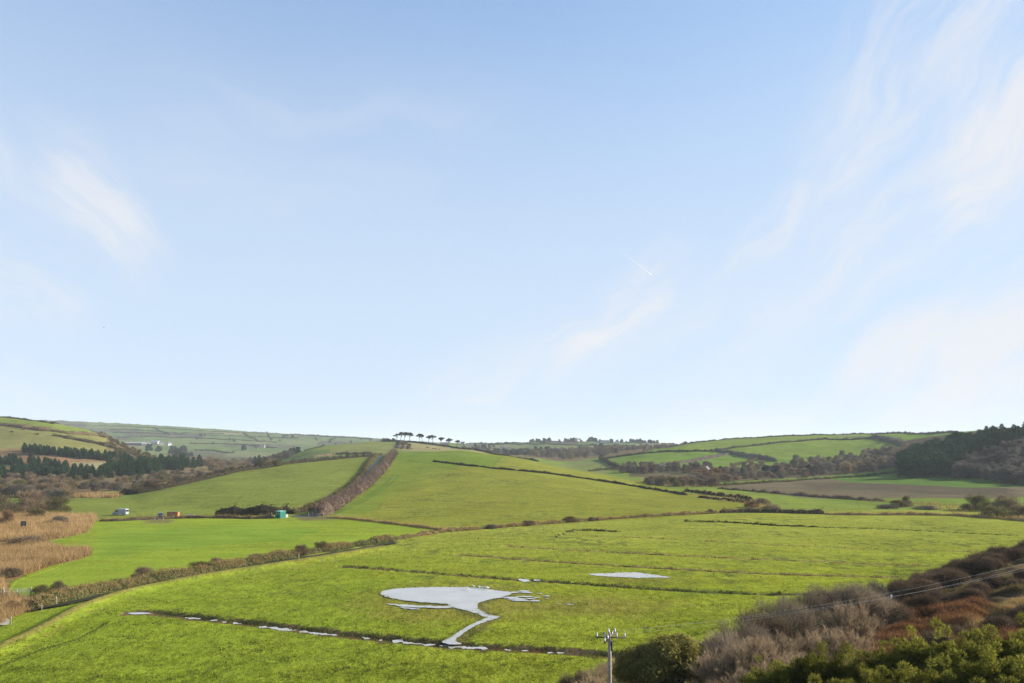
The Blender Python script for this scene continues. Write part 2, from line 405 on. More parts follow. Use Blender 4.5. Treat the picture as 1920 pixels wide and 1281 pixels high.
# right hill
paint([(1130,900), (1160,858), (1290,828), (1560,812), (1800,805), (1800,880), (1690,870), (1560,870), (1400,868), (1330,880), (1200,885)], (.105,.160,.026), 600, 1400, .25)
paint([(1260,842), (1360,822), (1560,814), (1660,818), (1545,824), (1400,838), (1290,846)], (.125,.165,.030), 600, 1400, .25)
paint([(1345,846), (1545,824), (1700,822), (1690,850), (1560,850), (1480,862), (1400,858)], (.120,.165,.026), 600, 1400, .25)
paint([(1040,872), (1125,862), (1165,882), (1120,890), (1060,882)], (.125,.145,.045), 560, 1100, .3)
paint([(1560,818), (1690,820), (1700,836), (1640,824)], (.085,.08,.045), 700, 1300, .4)
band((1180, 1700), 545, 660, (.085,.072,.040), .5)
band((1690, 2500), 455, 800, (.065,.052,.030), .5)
paint([(1340,912), (1560,895), (1700,898), (1960,912), (1960,930), (1800,938), (1650,946), (1480,930), (1400,920)], (.112,.092,.058), 300, 520, .7)
soft([(1500,906), (1700,905), (1900,918), (1900,930), (1700,925), (1520,918)], (.080,.066,.045), 300, 520, .7, 12)
paint([(1335,910), (1345,905), (1560,892), (1692,878), (1692,860), (1345,888)], (.080,.066,.040), 425, 680, .6)
paint([(1200,897), (1340,895), (1345,912), (1230,910)], (.17,.13,.07), 390, 560, .5)
paint([(1540,896), (1690,876), (1800,898), (1960,918), (1960,926), (1760,911), (1600,905)], (.075,.125,.026), 380, 545, .3)
paint([(1345,915), (1480,932), (1660,950), (1800,955), (1820,966), (1450,962), (1440,945), (1400,935), (1280,922)], (.145,.185,.036), 240, 430, .7)
# left hill
band((-500, 310), 455, 1000, (.155,.150,.050), .5)
paint([(-480,780), (0,780), (90,790), (170,806), (200,818), (130,815), (60,805), (-10,797), (-480,780)], (.125,.155,.032), 480, 900, .4)
paint([(-100,838), (45,843), (150,858), (240,865), (150,884), (60,872), (-100,866)], (.19,.115,.060), 430, 690, .6)
paint([(-100,872), (60,880), (130,885), (60,890), (-100,888)], (.18,.11,.06), 400, 690, .6)
paint([(130,868), (245,864), (240,872), (160,882)], (.22,.19,.095), 430, 690, .6)
band((-500, 200), 330, 455, (.12,.085,.045), .6)
band((200, 520), 345, 700, (.12,.09,.05), .6)
# second hill
paint([(590,842), (690,828), (760,832), (720,852), (640,852), (570,858)], (.150,.165,.050), 640, 1000, .4)
paint([(540,862), (580,845), (620,842), (620,856), (560,866)], (.085,.120,.035), 640, 1000, .4)
paint([(745,828), (800,830), (880,843), (960,856), (1010,868), (870,848), (760,846), (735,840)], (.200,.180,.080), 640, 1000, .4)
# central hill
r0, r1 = np.searchsorted(DS, [180, 640])
HILL = [(598,970), (690,905), (735,860), (742,845), (870,838), (960,850), (1060,874), (1200,905), (1345,935), (1420,944), (1380,958), (1340,964), (1090,980), (830,997)]
paint(HILL, (.158,.166,.026), 180, 640, .75)
soft([(590,975), (690,905), (735,858), (742,840), (870,838), (900,858), (770,905), (680,965)], (.128,.164,.024), 180, 640, .4, 22)
soft([(742,840), (870,836), (940,856), (925,878), (810,868), (735,862)], (.112,.155,.022), 300, 640, .4, 12)
LF = [(110,930), (215,935), (260,930), (330,908), (400,890), (480,876), (560,864), (690,853), (720,850), (690,890), (650,925), (590,962), (400,972), (180,972), (120,962)]
paint(LF, (.135,.160,.032), 200, 600, .75)
# flat left pasture
paint([(5,1130), (60,1116), (140,1102), (350,1072), (640,1026), (830,997), (720,982), (610,972), (170,975), (165,1000), (90,1015), (165,1040), (100,1066), (30,1090)], PAST, 60, 260, .42)
soft([(200,1000), (420,985), (600,990), (560,1010), (300,1030), (180,1050)], (.135,.198,.024), 60, 260, .25, 16)
# wheel tracks and worn gateways
mid = slice(np.searchsorted(DS, 185), np.searchsorted(DS, 620))
def track(pts, w, k):
    P = [pix(a_, b_, 185) for a_, b_ in pts]
    d, s = seg_dist(GX[:, mid], GY[:, mid], [(p.x, p.y) for p in P]); m_ = np.clip(1.3-d/w, 0, 1)[..., None]*k
    CO[:, mid] = CO[:, mid]*(1-m_*np.array([.30, .22, .10, 0]))
for pts in ([(614,966), (650,950), (690,930), (722,908), (738,890)], [(622,966), (658,951), (698,931), (732,908), (748,890)], [(760,862), (850,880), (960,905), (1100,935), (1240,950)], [(925,872), (934,864), (940,858)], [(200,962), (330,955), (450,948), (560,945)], [(640,880), (600,895), (540,905), (470,912)]): track(pts, 1.0, .8)
soft([(556,971), (612,969), (625,974), (560,977)], (.125,.105,.05), 150, 260, .6, 6)
soft([(270,975), (320,974), (330,981), (268,982)], (.135,.125,.045), 150, 260, .6, 6)
# reeds on the left, the levee and the pond margins
paint([(-480,965), (60,960), (185,966), (165,998), (85,1015), (170,1036), (160,1046), (90,1062), (20,1090), (10,1130), (-20,1160), (-480,1230)], (.19,.12,.05), 80, 260, .7)
d, s = seg_dist(GX[:, sl], GY[:, sl], LEVEE)
CO[:, sl][d < .8] = (.165,.150,.036, .9)
for pl, w, c in [(DITCH['a'], 1.3, (.085,.062,.034)), (DITCH['b'], 1.0, (.10,.10,.03)), (DITCH['c'], .9, (.20,.16,.06)), (DITCH['d'], .9, (.19,.17,.055)), (DITCH['f'], .9, (.05,.06,.018)), (DITCH['e'], .7, (.05,.06,.018)), (DITCH['g'], .6, (.16,.16,.04))]:  # drains e and f carry their shade in the ground colour
    d, s = seg_dist(GX[:, sl], GY[:, sl], [flat(*p) for p in pl])
    CO[:, sl][d < w*(1+.35*wob(GX[:, sl], GY[:, sl], 5))] = (*c, .8)
d, s = seg_dist(GX[:, sl], GY[:, sl], [flat(*p) for p in [(-10,1252), (75,1218), (137,1201), (175,1183), (202,1166)]])
CO[:, sl][d < .22] = (.055,.07,.015, .6)
pc = flat(850, 1125)
e = np.hypot((GX[:, sl]-pc[0])/15.5, (GY[:, sl]-pc[1])/15.0) + .16*wob(GX[:, sl], GY[:, sl], 7)
w = np.clip((1.05-e)*2.2, 0, 1)[..., None]*.75
CO[:, sl] = CO[:, sl]*(1-w) + np.array([.175,.155,.032,1])*w
ol = [flat(*p) for p in [(714,1112), (730,1108), (780,1102), (880,1102), (950,1110), (965,1114), (930,1123), (897,1135), (930,1157), (870,1198), (840,1208)]+[(880,1180), (910,1160), (845,1139), (800,1131), (735,1122), (714,1112)]]
d, s = seg_dist(GX[:, sl], GY[:, sl], ol)
w = np.clip(1.25-d/(.9+.5*wob(GX[:, sl], GY[:, sl], 4)), 0, 1)[..., None]*.8
CO[:, sl] = CO[:, sl]*(1-w) + np.array([.115,.095,.038,1])*w
pc = flat(1110, 1135)
e = np.hypot((GX[:, sl]-pc[0])/14, (GY[:, sl]-pc[1])/9) + .2*wob(GX[:, sl], GY[:, sl], 6)
w = np.clip((1.0-e)*1.5, 0, 1)[..., None]*.7
CO[:, sl] = CO[:, sl]*(1-w) + np.array([.17,.14,.035,1])*w
pc = flat(1200, 1086)
e = np.hypot((GX[:, sl]-pc[0])/12, (GY[:, sl]-pc[1])/6) + .2*wob(GX[:, sl], GY[:, sl], 6)
w = np.clip((1.0-e)*1.5, 0, 1)[..., None]*.6
CO[:, sl] = CO[:, sl]*(1-w) + np.array([.14,.13,.032,1])*w
# the near slope
paint([(1580,1225), (1620,1165), (1690,1130), (1830,1125), (1860,1150), (1790,1175), (1690,1230)], (.16,.066,.026), 34, 80, .9)
paint([(1785,1180), (1840,1140), (1960,1110), (1960,1150), (1850,1172)], (.15,.135,.05), 34, 90, .8)
paint([(1690,1130), (1800,1105), (1960,1070), (1960,1100), (1830,1120)], (.12,.085,.04), 40, 110, .8)

gm, nt = new_mat('ground_turf'); L = nt.links
o = N(nt, 'ShaderNodeOutputMaterial'); at_ = N(nt, 'ShaderNodeAttribute'); at_.attribute_name = 'Col'
ge = N(nt, 'ShaderNodeNewGeometry')
def noise(sc, det=4, stretch=None, rough=.55):
    n = N(nt, 'ShaderNodeTexNoise'); n.inputs['Scale'].default_value = sc; n.inputs['Detail'].default_value = det; n.inputs['Roughness'].default_value = rough
    if stretch:
        mp = N(nt, 'ShaderNodeMapping'); mp.inputs['Scale'].default_value = stretch; L.new(ge.outputs['Position'], mp.inputs[0]); L.new(mp.outputs[0], n.inputs['Vector'])
    else: L.new(ge.outputs['Position'], n.inputs['Vector'])
    return n.outputs[0]
def mrange(sock, a, b, c, d):
    m = N(nt, 'ShaderNodeMapRange'); m.inputs[1].default_value = a; m.inputs[2].default_value = b; m.inputs[3].default_value = c; m.inputs[4].default_value = d
    L.new(sock, m.inputs[0]); return m.outputs[0]
def math_(op, a, b):
    m = N(nt, 'ShaderNodeMath', operation=op)
    for i, v in enumerate((a, b)):
        if isinstance(v, (int, float)): m.inputs[i].default_value = v
        else: L.new(v, m.inputs[i])
    return m.outputs[0]
n1 = math_('ADD', mrange(noise(.035, 6), .3, .7, -.13, .13), mrange(noise(.30, 5, (.22, 1, 1), .6), .35, .65, -.11, .11))
n2 = mrange(noise(.7, 5, (1, .55, 1)), .35, .65, -.14, .13)
n3 = mrange(noise(2.6, 4), .3, .7, -.30, .25)
var = math_('ADD', n1, math_('MULTIPLY', math_('ADD', n2, n3), math_('ADD', math_('MULTIPLY', at_.outputs['Alpha'], .8), .12)))
sc = N(nt, 'ShaderNodeVectorMath', operation='SCALE'); L.new(at_.outputs['Color'], sc.inputs[0]); L.new(math_('ADD', var, 1.0), sc.inputs['Scale'])
# rank dark patches of tussock in the rough ground
pm = math_('MULTIPLY', mrange(noise(.06, 5, (.8, .6, 1)), .46, .62, 0, 1), mrange(noise(.42, 7, (.8, .6, 1), .68), .47, .60, 0, 1))
mx = N(nt, 'ShaderNodeMix', data_type='RGBA'); mx.inputs[7].default_value = (.066,.080,.024, 1)
px_ = N(nt, 'ShaderNodeSeparateXYZ'); L.new(ge.outputs['Position'], px_.inputs[0])
L.new(math_('MULTIPLY', math_('MULTIPLY', pm, at_.outputs['Alpha']), mrange(px_.outputs[1], 80, 112, .18, .85)), mx.inputs[0]); L.new(sc.outputs[0], mx.inputs[6])
# yellow tufting
ym = mrange(noise(.16, 5, (1, .7, 1)), .48, .68, 0, .28)
hs = N(nt, 'ShaderNodeMix', data_type='RGBA', blend_type='MULTIPLY'); hs.inputs[7].default_value = (1.35, 1.06, 1.1, 1)
L.new(ym, hs.inputs[0]); L.new(mx.outputs[2], hs.inputs[6])
df = N(nt, 'ShaderNodeBsdfDiffuse'); L.new(hs.outputs[2], df.inputs[0])
b1 = N(nt, 'ShaderNodeBump'); b1.inputs['Strength'].default_value = .8; b1.inputs['Distance'].default_value = .35
hh = math_('ADD', math_('MULTIPLY', noise(.9, 5, (1, .8, 1), .6), 1.0), math_('MULTIPLY', noise(3.5, 4), .35))
L.new(math_('MULTIPLY', hh, math_('ADD', math_('MULTIPLY', at_.outputs['Alpha'], .8), .2)), b1.inputs['Height']); L.new(b1.outputs[0], df.inputs['Normal'])
L.new(df.outputs[0], o.inputs[0])

me = bpy.data.meshes.new('ground')
V = np.stack([GX, GY, Z], -1).reshape(-1, 3).astype(np.float32)
i, j = np.meshgrid(np.arange(NC-1), np.arange(NR-1), indexing='ij'); a = (i*NR+j).ravel()
quads = np.stack([a, a+NR, a+NR+1, a+1], 1).astype(np.int32)
me.vertices.add(len(V)); me.vertices.foreach_set('co', V.ravel())
me.loops.add(quads.size); me.loops.foreach_set('vertex_index', quads.ravel())
me.polygons.add(len(quads)); me.polygons.foreach_set('loop_start', np.arange(0, quads.size, 4, dtype=np.int32))
me.polygons.foreach_set('use_smooth', np.ones(len(quads), bool))
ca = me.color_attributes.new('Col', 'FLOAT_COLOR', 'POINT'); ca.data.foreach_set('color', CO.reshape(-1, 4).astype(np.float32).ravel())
me.update(calc_edges=True); me.materials.append(gm)
g = link('ground', me); g['kind'] = 'structure'

# ------------------------------------------------------------------ water and roads
wm, nt = new_mat('pond_water'); L = nt.links
o = N(nt, 'ShaderNodeOutputMaterial'); b = N(nt, 'ShaderNodeBsdfPrincipled')
b.inputs['Base Color'].default_value = (.33, .32, .285, 1); b.inputs['Roughness'].default_value = .12; b.inputs['IOR'].default_value = 1.45
ge = N(nt, 'ShaderNodeNewGeometry'); n0 = N(nt, 'ShaderNodeTexNoise'); n0.inputs['Scale'].default_value = .22; n0.inputs['Detail'].default_value = 6; L.new(ge.outputs['Position'], n0.inputs['Vector'])
wx = N(nt, 'ShaderNodeMix', data_type='RGBA'); wx.inputs[6].default_value = (.24, .225, .19, 1); wx.inputs[7].default_value = (.40, .39, .35, 1); L.new(n0.outputs[0], wx.inputs[0]); L.new(wx.outputs[2], b.inputs['Base Color'])
nz = N(nt, 'ShaderNodeTexNoise'); nz.inputs['Scale'].default_value = 3; bp = N(nt, 'ShaderNodeBump'); bp.inputs['Strength'].default_value = .12; bp.inputs['Distance'].default_value = .03
L.new(ge.outputs['Position'], nz.inputs['Vector']); L.new(nz.outputs[0], bp.inputs['Height']); L.new(bp.outputs[0], b.inputs['Normal']); L.new(b.outputs[0], o.inputs[0])
def outline(pts, jit=.25, sub=10):
    """closed shore line through photo pixels on the valley floor, roughened"""
    P = [flat(*p) for p in pts]; n = len(P); out = []
    for k in range(n):
        p0, p1, p2, p3 = [np.array(P[(k+q) % n]) for q in (-1, 0, 1, 2)]
        for t in np.linspace(0, 1, sub, endpoint=False):
            v = .5*((2*p1)+(-p0+p2)*t+(2*p0-5*p1+4*p2-p3)*t*t+(-p0+3*p1-3*p2+p3)*t**3)
            out.append(v)
    out = np.array(out)
    out[:, 0] += jit*(.6*wob(out[:, 0], out[:, 1], 2.6)+.4*wob(out[:, 1], out[:, 0], 1.1)); out[:, 1] += jit*1.2*wob(out[:, 0]+40, out[:, 1], 2.2)
    return out
def water(name, polys, z=.07, jit=.25):
    mb = MB()
    for p in polys:
        q = outline(p, jit); mb.poly([(x, y, z) for x, y in q], [tuple(range(len(q)))])
    o = mb.obj(name, wm); o['kind'] = 'structure'
    for v in o.data.vertices: pass
    return o
Q = lambda ox, pts: [(ox+x/4, 961+y/4) for x, y in pts]
pond = Q(480, [(935,605),(965,588),(1050,575),(1200,566),(1400,562),(1600,565),(1750,580),(1860,594),(1925,603),(1900,620),(1850,640),(1760,655),(1690,675),(1662,697),(1680,735),(1760,772),(1830,786),(1780,806),(1700,832),(1610,872),(1545,920),(1495,962),(1540,990),(1440,992),(1395,972),(1440,950),(1520,900),(1600,852),(1690,808),(1722,796),(1690,776),(1600,746),(1500,720),(1448,706),(1440,692),(1380,686),(1250,676),(1100,661),(1000,641),(945,622)])
water('pond_water', [pond], .07, .11)
water('shallow_water', [Q(480, [(980,688),(1080,692),(1200,700),(1330,702),(1440,706),(1480,714),(1380,722),(1260,718),(1140,712),(1060,702)]),
  Q(480, [(1080,712),(1140,716),(1220,728),(1160,730),(1100,722)])], .066, .18)
water('flood_water', [Q(960, [(x-w, y+h*.3), (x-w*.3, y-h), (x+w*.6, y-h*.7), (x+w, y), (x+w*.5, y+h), (x-w*.5, y+h*.8)]) for x, y, w, h in
  [(20,601,40,5), (85,592,45,5), (110,603,50,4), (-10,642,60,6), (95,634,70,5), (40,652,80,6), (140,650,40,3), (60,664,70,5), (170,666,45,4), (258,629,26,3), (265,650,14,2), (432,692,36,2.5), (350,686,20,1.5), (-60,618,36,4), (190,640,26,3), (210,612,24,2)]], .066, .10)
water('puddle_water', [Q(960, [(570,466),(640,461),(720,458),(850,453),(950,455),(1050,468),(1130,480),(1190,490),(1080,490),(1000,494),(880,490),(800,488),(700,482),(640,475)])], .07, .2)
water('ditch_water', [Q(960, [(50,502),(80,500),(130,508),(130,518),(90,522),(60,514)]), Q(960, [(165,506),(205,508),(210,514),(170,515)]),
  Q(0, [(960,757),(1020,752),(1110,754),(1130,762),(1040,766),(980,764)])], .05, .1)
# broken water showing among the rushes of the nearest ditch
fine = []
for a_, b_ in zip(DITCH['a'][2:9], DITCH['a'][3:10]): fine += [flat(a_[0]+(b_[0]-a_[0])*t, a_[1]+(b_[1]-a_[1])*t) for t in np.linspace(0, 1, 60, endpoint=False)]
fine = np.array(fine); tg = unit2 = np.gradient(fine, axis=0); tg = tg/np.linalg.norm(tg, axis=1)[:, None]; nm = np.stack([-tg[:, 1], tg[:, 0]], 1)
am = .34+.75*wob(fine[:, 0], fine[:, 1], 8)+.5*wob(fine[:, 1], fine[:, 0], 2.3)-.15*np.clip((-fine[:, 0]-14)/8, 0, 1)
mb = MB(); run = []
for k in range(len(fine)+1):
    if k < len(fine) and am[k] > 0: run.append(k); continue
    if len(run) > 2:
        w = np.minimum(.80, .10+.50*am[run])*(1+.45*wob(fine[run][:, 0], fine[run][:, 1], .9))*np.minimum(1, np.minimum(np.arange(len(run)), np.arange(len(run))[::-1])/2)[:]
        c = fine[run]+nm[run]*(.25*wob(fine[run][:, 0]+9, fine[run][:, 1], 2.3)-.25)[:, None]
        A_, B_ = c+nm[run]*w[:, None], c-nm[run]*w[:, None]
        mb.poly([(x, y, -.13) for x, y in A_]+[(x, y, -.13) for x, y in B_], [(q, q+1, len(run)+q+1, len(run)+q) for q in range(len(run)-1)])
    run = []
o = mb.obj('ditch_water', wm); o['kind'] = 'structure'
# stream along the hedge bank, and the pool by the reeds
mb = MB(); L_, R_ = [], []
for (x0, y0), (x1, y1) in zip(STREAM[:-1], STREAM[1:]):
    n = Vector((-(y1-y0), x1-x0)).normalized()
    for t in np.linspace(0, 1, 8, endpoint=False):
        x, y = x0+(x1-x0)*t, y0+(y1-y0)*t; w = .75+.2*float(wob(np.array(x), np.array(y), 5))
        L_.append((x+n.x*w, y+n.y*w, -.10)); R_.append((x-n.x*w, y-n.y*w, -.10))
k = len(L_); mb.poly(L_+R_, [(i, i+1, k+i+1, k+i) for i in range(k-1)])
o = mb.obj('stream_water', plain('dark_stream_water', (.030,.026,.017), .5, spec=.12)); o['kind'] = 'structure'
water('pool_water', [[(-4,1166), (4,1161), (13,1160), (18,1165), (14,1172), (2,1174)]], .12, .1)

road_m = plain('lane_tarmac', (.062,.062,.060), .9, noise=.25, scale=.6)
def ribbon(name, pts, w, mat, dz=.05):
    pts = [Vector(p) for p in pts]; fine = []
    for a_, b_ in zip(pts[:-1], pts[1:]):
        n = max(2, int((b_-a_).length/2)); fine += [a_.lerp(b_, t/n) for t in range(n)]
    fine.append(pts[-1]); xs_ = [p.x for p in fine]; 
    vs = []
    for i, p in enumerate(fine):
        t = fine[min(i+3, len(fine)-1)]-fine[max(i-3, 0)]; nrm = Vector((-t.y, t.x, 0)).normalized()
        for s_ in (-1, 0, 1):
            q = p+nrm*w/2*s_; vs.append((q.x, q.y, float(gz(q.x, q.y))+dz))
    fs = [(3*i+c, 3*i+c+1, 3*i+c+4, 3*i+c+3) for i in range(len(fine)-1) for c in (0, 1)]
    mb = MB(); mb.poly(vs, fs, 0, True); o = mb.obj(name, mat); o['kind'] = 'structure'; return o
LANE = [pix(572, 969, 150), pix(590, 962, 150), pix(615, 949, 150), pix(650, 926, 150), pix(676, 902, 150), pix(690, 885, 150), pix(699, 873, 150), pix(708, 866, 150), at(716, 540), at(722, 580), at(728, 615)]
ribbon('lane', LANE, 2.7, road_m, .07)
ribbon('lane_entrance', [pix(548, 969, 150), pix(575, 968.5, 150), pix(600, 968, 150)], 5.5, road_m, .075)
ribbon('access_track', [pix(-60, 994, 100), pix(0, 996, 100), pix(22, 992, 100), pix(48, 990, 100)], 3.2, road_m, .12)

# ------------------------------------------------------------------ hedges and strips
def polyline(pts, step):
    pts = [Vector(p) for p in pts]; out = []
    for a_, b_ in zip(pts[:-1], pts[1:]):
        n = max(1, int((b_-a_).length/step)); out += [a_.lerp(b_, t/n) for t in range(n)]
    out.append(pts[-1]); return out
def along(pts, n):
    P = np.array([tuple(p) for p in pts])[:, :2]; seg = np.hypot(*np.diff(P, axis=0).T); cum = np.concatenate([[0], np.cumsum(seg)])
    s_ = rng.uniform(0, cum[-1], n); x = np.interp(s_, cum, P[:, 0]); y = np.interp(s_, cum, P[:, 1])
    k = np.clip(np.searchsorted(cum, s_)-1, 0, len(seg)-1); t = (P[k+1]-P[k])/np.maximum(seg[k], 1e-6)[:, None]
    return x, y, np.stack([-t[:, 1], t[:, 0]], 1), cum[-1], s_
def hedge(pts, w, h, mat, label, dens=14, lf=.4, twig=False, name='hedge', group=None, lump=7, var=.3, cat='hedge', topmat=None, fringe=None, fh=.5, fw=.045):
    """a lumpy woody core with leaf or twig faces over it, following the ground"""
    fine = polyline(pts, max(1.2, w*.5)); P0 = fine[0].copy(); mb = MB()
    vs = []; ns = 7
    hv = lambda x, y: 1+var*wob(np.asarray(x, float), np.asarray(y, float), lump)+.5*var*wob(np.asarray(y, float), np.asarray(x, float), lump*.35)
    for i, p in enumerate(fine):
        t = fine[min(i+1, len(fine)-1)]-fine[max(i-1, 0)]; n = Vector((-t.y, t.x, 0)).normalized()
        g0 = float(gz(p.x, p.y)); k = float(hv(p.x, p.y))*(0.5 if i in (0, len(fine)-1) else 1)
        for a_ in np.linspace(0, math.pi, ns):
            q = p+n*(w*.42*math.cos(a_)*max(.5, k)); vs.append((q.x-P0.x, q.y-P0.y, g0-.25+(h*.78*k+.25)*math.sin(a_)-P0.z))
    m = len(fine)
    mb.poly(vs, [(i*ns+c, i*ns+c+1, (i+1)*ns+c+1, (i+1)*ns+c) for i in range(m-1) for c in range(ns-1)]+[tuple(range(ns)), tuple((m-1)*ns+c for c in range(ns-1, -1, -1))], 0)
    Ltot = sum((b_-a_).length for a_, b_ in zip(fine[:-1], fine[1:])); n = int(Ltot*dens)
    x, y, nr, _, _ = along(fine, n); a_ = rng.uniform(0, math.pi, n); k = hv(x, y); rr = rng.uniform(.72, 1.06, n)
    ox = nr*(w*.5*np.cos(a_)*np.clip(k, .5, 2)*rr)[:, None]
    P = np.stack([x+ox[:, 0], y+ox[:, 1], gz(x, y)+h*k*np.sin(a_)*rr], 1)-np.array(P0)
    out = np.stack([nr[:, 0]*np.cos(a_), nr[:, 1]*np.cos(a_), np.sin(a_)], 1)
    if twig: blades(mb, P-out*.3*lf, unit(out+np.array([0, 0, .5])+.5*rdir(n)), rng.uniform(.6, 1.4, n)*lf*2, rng.uniform(.5, 1.2, n)*lf*.22, 1 if topmat else 0)
    else: leaves(mb, P, rng.uniform(.6, 1.4, n)*lf, 1 if topmat else 0, out)
    if fringe:                                    # long dry grass standing along the top
        nf = int(n*.9); x, y, nr, _, _ = along(fine, nf); a_ = rng.uniform(.25*math.pi, .95*math.pi, nf); k = hv(x, y)
        P = np.stack([x+nr[:, 0]*w*.5*np.cos(a_), y+nr[:, 1]*w*.5*np.cos(a_), gz(x, y)+h*k*np.sin(a_)*.85], 1)-np.array(P0)
        ok = wob(x, y, 9)+.6*wob(y, x, 3) > -.35; P = P[ok]
        blades(mb, P, unit(np.array([0, 0, 1])+.45*rng.normal(size=P.shape)), rng.uniform(.5, 1.3, len(P))*fh, rng.uniform(.5, 1.4, len(P))*fw, 2)
    o = mb.obj(name, [mat]+([topmat] if topmat else [])+([fringe] if fringe else []), None, P0)
    return tag(o, label, cat, group)
def flatline(pts): return [Vector((*flat(*p), 0)) for p in pts]
def px(pts, dmin): return [pix(a_, b_, dmin) for a_, b_ in pts]
def strip(name, pts, w, h, dens, mat, label=None, cat=None, off=0, lean=.5, wd=.05, gap=None, kind=None, base=True):
    """upright grass or rush blades in tufts along a line"""
    x, y, nr, Lt, s_ = along(pts, int(dens*sum((Vector(b_)-Vector(a_)).length for a_, b_ in zip(pts[:-1], pts[1:]))))
    n = len(x); of = off+rng.normal(0, w*.4, n); x = x+nr[:, 0]*of; y = y+nr[:, 1]*of
    k = .7+.5*wob(x, y, 6)+.25*wob(y, x, 2.1)
    ok = k > (gap if gap is not None else .12); x, y, k = x[ok], y[ok], np.clip(k[ok], .2, 1.6)
    T_ = 7; x = np.repeat(x, T_); y = np.repeat(y, T_); k = np.repeat(k, T_); n = len(x)
    x = x+rng.normal(0, .12, n); y = y+rng.normal(0, .12, n)
    P0 = Vector(pts[0]); P = np.stack([x, y, gz(x, y)-.03], 1)-np.array(P0)
    dv = unit(np.array([0, 0, 1])+lean*rng.normal(size=(n, 3))*np.array([1, 1, .2]))
    mb = MB(); blades(mb, P, dv, h*k*rng.uniform(.6, 1.2, n), rng.uniform(.6, 1.4, n)*wd)
    o = mb.obj(name, mat, None, P0)
    if kind: o['kind'] = kind
    if label: tag(o, label, cat)
    return o

Bc = lambda x: at(x, float(np.interp(x, PXC, KD[:, 2]))-2)
hedge([Bc(x) for x in (225, 260, 300, 340, 380, 420, 460, 500, 530, 556)]+[Bc(x) for x in (600, 640, 690, 708)], 3.0, 3.0, M['hedged'], 'long dark hedge along the crest of the rounded left hill field', 16, .5)
# lane hedges
hedge(px([(548,964), (580,956), (610,944), (640,928), (662,910), (680,890), (688,876), (694,866)], 150)+[at(705, 545), at(716, 585)], 3.0, 2.2, M['hedge'], 'ragged olive brown hedge on the left side of the climbing lane', 26, .5, topmat=M['bank'], lump=5)
LR = px([(600,968), (622,956), (650,939), (676,920), (697,903), (712,888), (722,876)], 150)
hedge(LR+[at(730, 480), at(736, 530), at(740, 580)], 4.8, 3.5, M['purple'], 'thick purplish brown hedge on the right side of the climbing lane', 42, .75, True, lump=5, var=.35)
hedge(px([(404,967), (440,966.5), (480,966), (520,965), (545,962)], 150), 3.2, 3.2, M['hedged'], 'tall dark bramble hedge left of the green container', 30, .45, lump=6, var=.22)
hedge(px([(812,866), (870,873), (960,882), (1060,893), (1130,903), (1200,914), (1288,929)], 200), 1.7, 1.25, M['hedge'], 'thin dark hedge bank slanting across the big central hill', 18, .4, lump=12, var=.35)
hedge(px([(1310,933), (1345,937), (1375,940), (1412,944)], 200), 1.6, 1.1, M['hedge'], 'short low hedge at the right foot of the central hill', 18, .4, lump=9, var=.4)
hedge(px([(1283,922), (1300,923), (1340,929), (1385,934), (1410,939)], 220), 2.4, 1.8, M['hedge'], 'straw and dark hedge bending round the valley end of central hill', 18, .5, lump=9, var=.4, topmat=M['drygrass'])
hedge(px([(612,971), (660,974), (720,981), (780,988), (830,995), (878,993)], 150), 1.1, .7, M['drygrass'], 'low dry grass bank between bright flat pasture and central hill', 22, .35, True, lump=8, var=.3, name='grass_bank', cat='bank')
hedge(px([(186,978), (230,977), (290,974), (350,972), (405,971.5), (470,973), (515,972)], 150), 1.6, 1.0, M['brown'], 'rough brown grass bank below the van and the timber shed', 24, .4, True, lump=9, var=.45, name='grass_bank', cat='bank', topmat=M['drygrass'])
BANK = flatline([(52,1139), (100,1127), (160,1114), (260,1095), (350,1079), (440,1061.5), (560,1040.5), (640,1028), (740,1012), (830,998), (900,992), (1000,984), (1090,977), (1200,970), (1345,962)])
hedge(BANK[:9], 3.6, 1.35, M['hedgeg'], 'long grassy hedge bank beside the stream below the bright pasture', 130, .22, lump=9, var=.22, topmat=M['bank'], fringe=M['drygrass'], fh=.6, name='hedge_bank', cat='hedge bank')
hedge(BANK[8:], 1.8, .8, M['bank'], 'low far end of the hedge bank along the foot of central hill', 70, .28, lump=10, var=.4, topmat=M['bank'], fringe=M['drygrass'], fh=.5, fw=.07, name='hedge_bank', cat='hedge bank')
hedge(px([(1350,962), (1400,961), (1470,962), (1545,964)], 180), 2.2, 1.7, M['hedge'], 'straight brown hedge beyond the marsh drains on the right', 22, .45, lump=9, topmat=M['brown'])
hedge(px([(1545,965), (1620,966), (1720,966), (1800,968), (1870,973), (1935,979)], 180), 2, 1.0, M['drygrass'], 'pale reedy strip along the far edge of the marsh', 22, .45, True, lump=10, var=.4, name='reed_strip', cat='reeds')
hedge(px([(1345,916), (1400,921), (1470,927), (1540,933), (1600,937), (1660,941)], 250), 2.2, 1.3, M['brown'], 'broken line of brambles below the brown ploughed field', 14, .5, True, lump=12, var=.6)
hedge(px([(1330,912), (1420,907), (1500,901), (1575,896), (1690,885)], 300), 2.0, 1.6, M['hedge'], 'dark clipped hedge between the brown field and the woods', 12, .5)
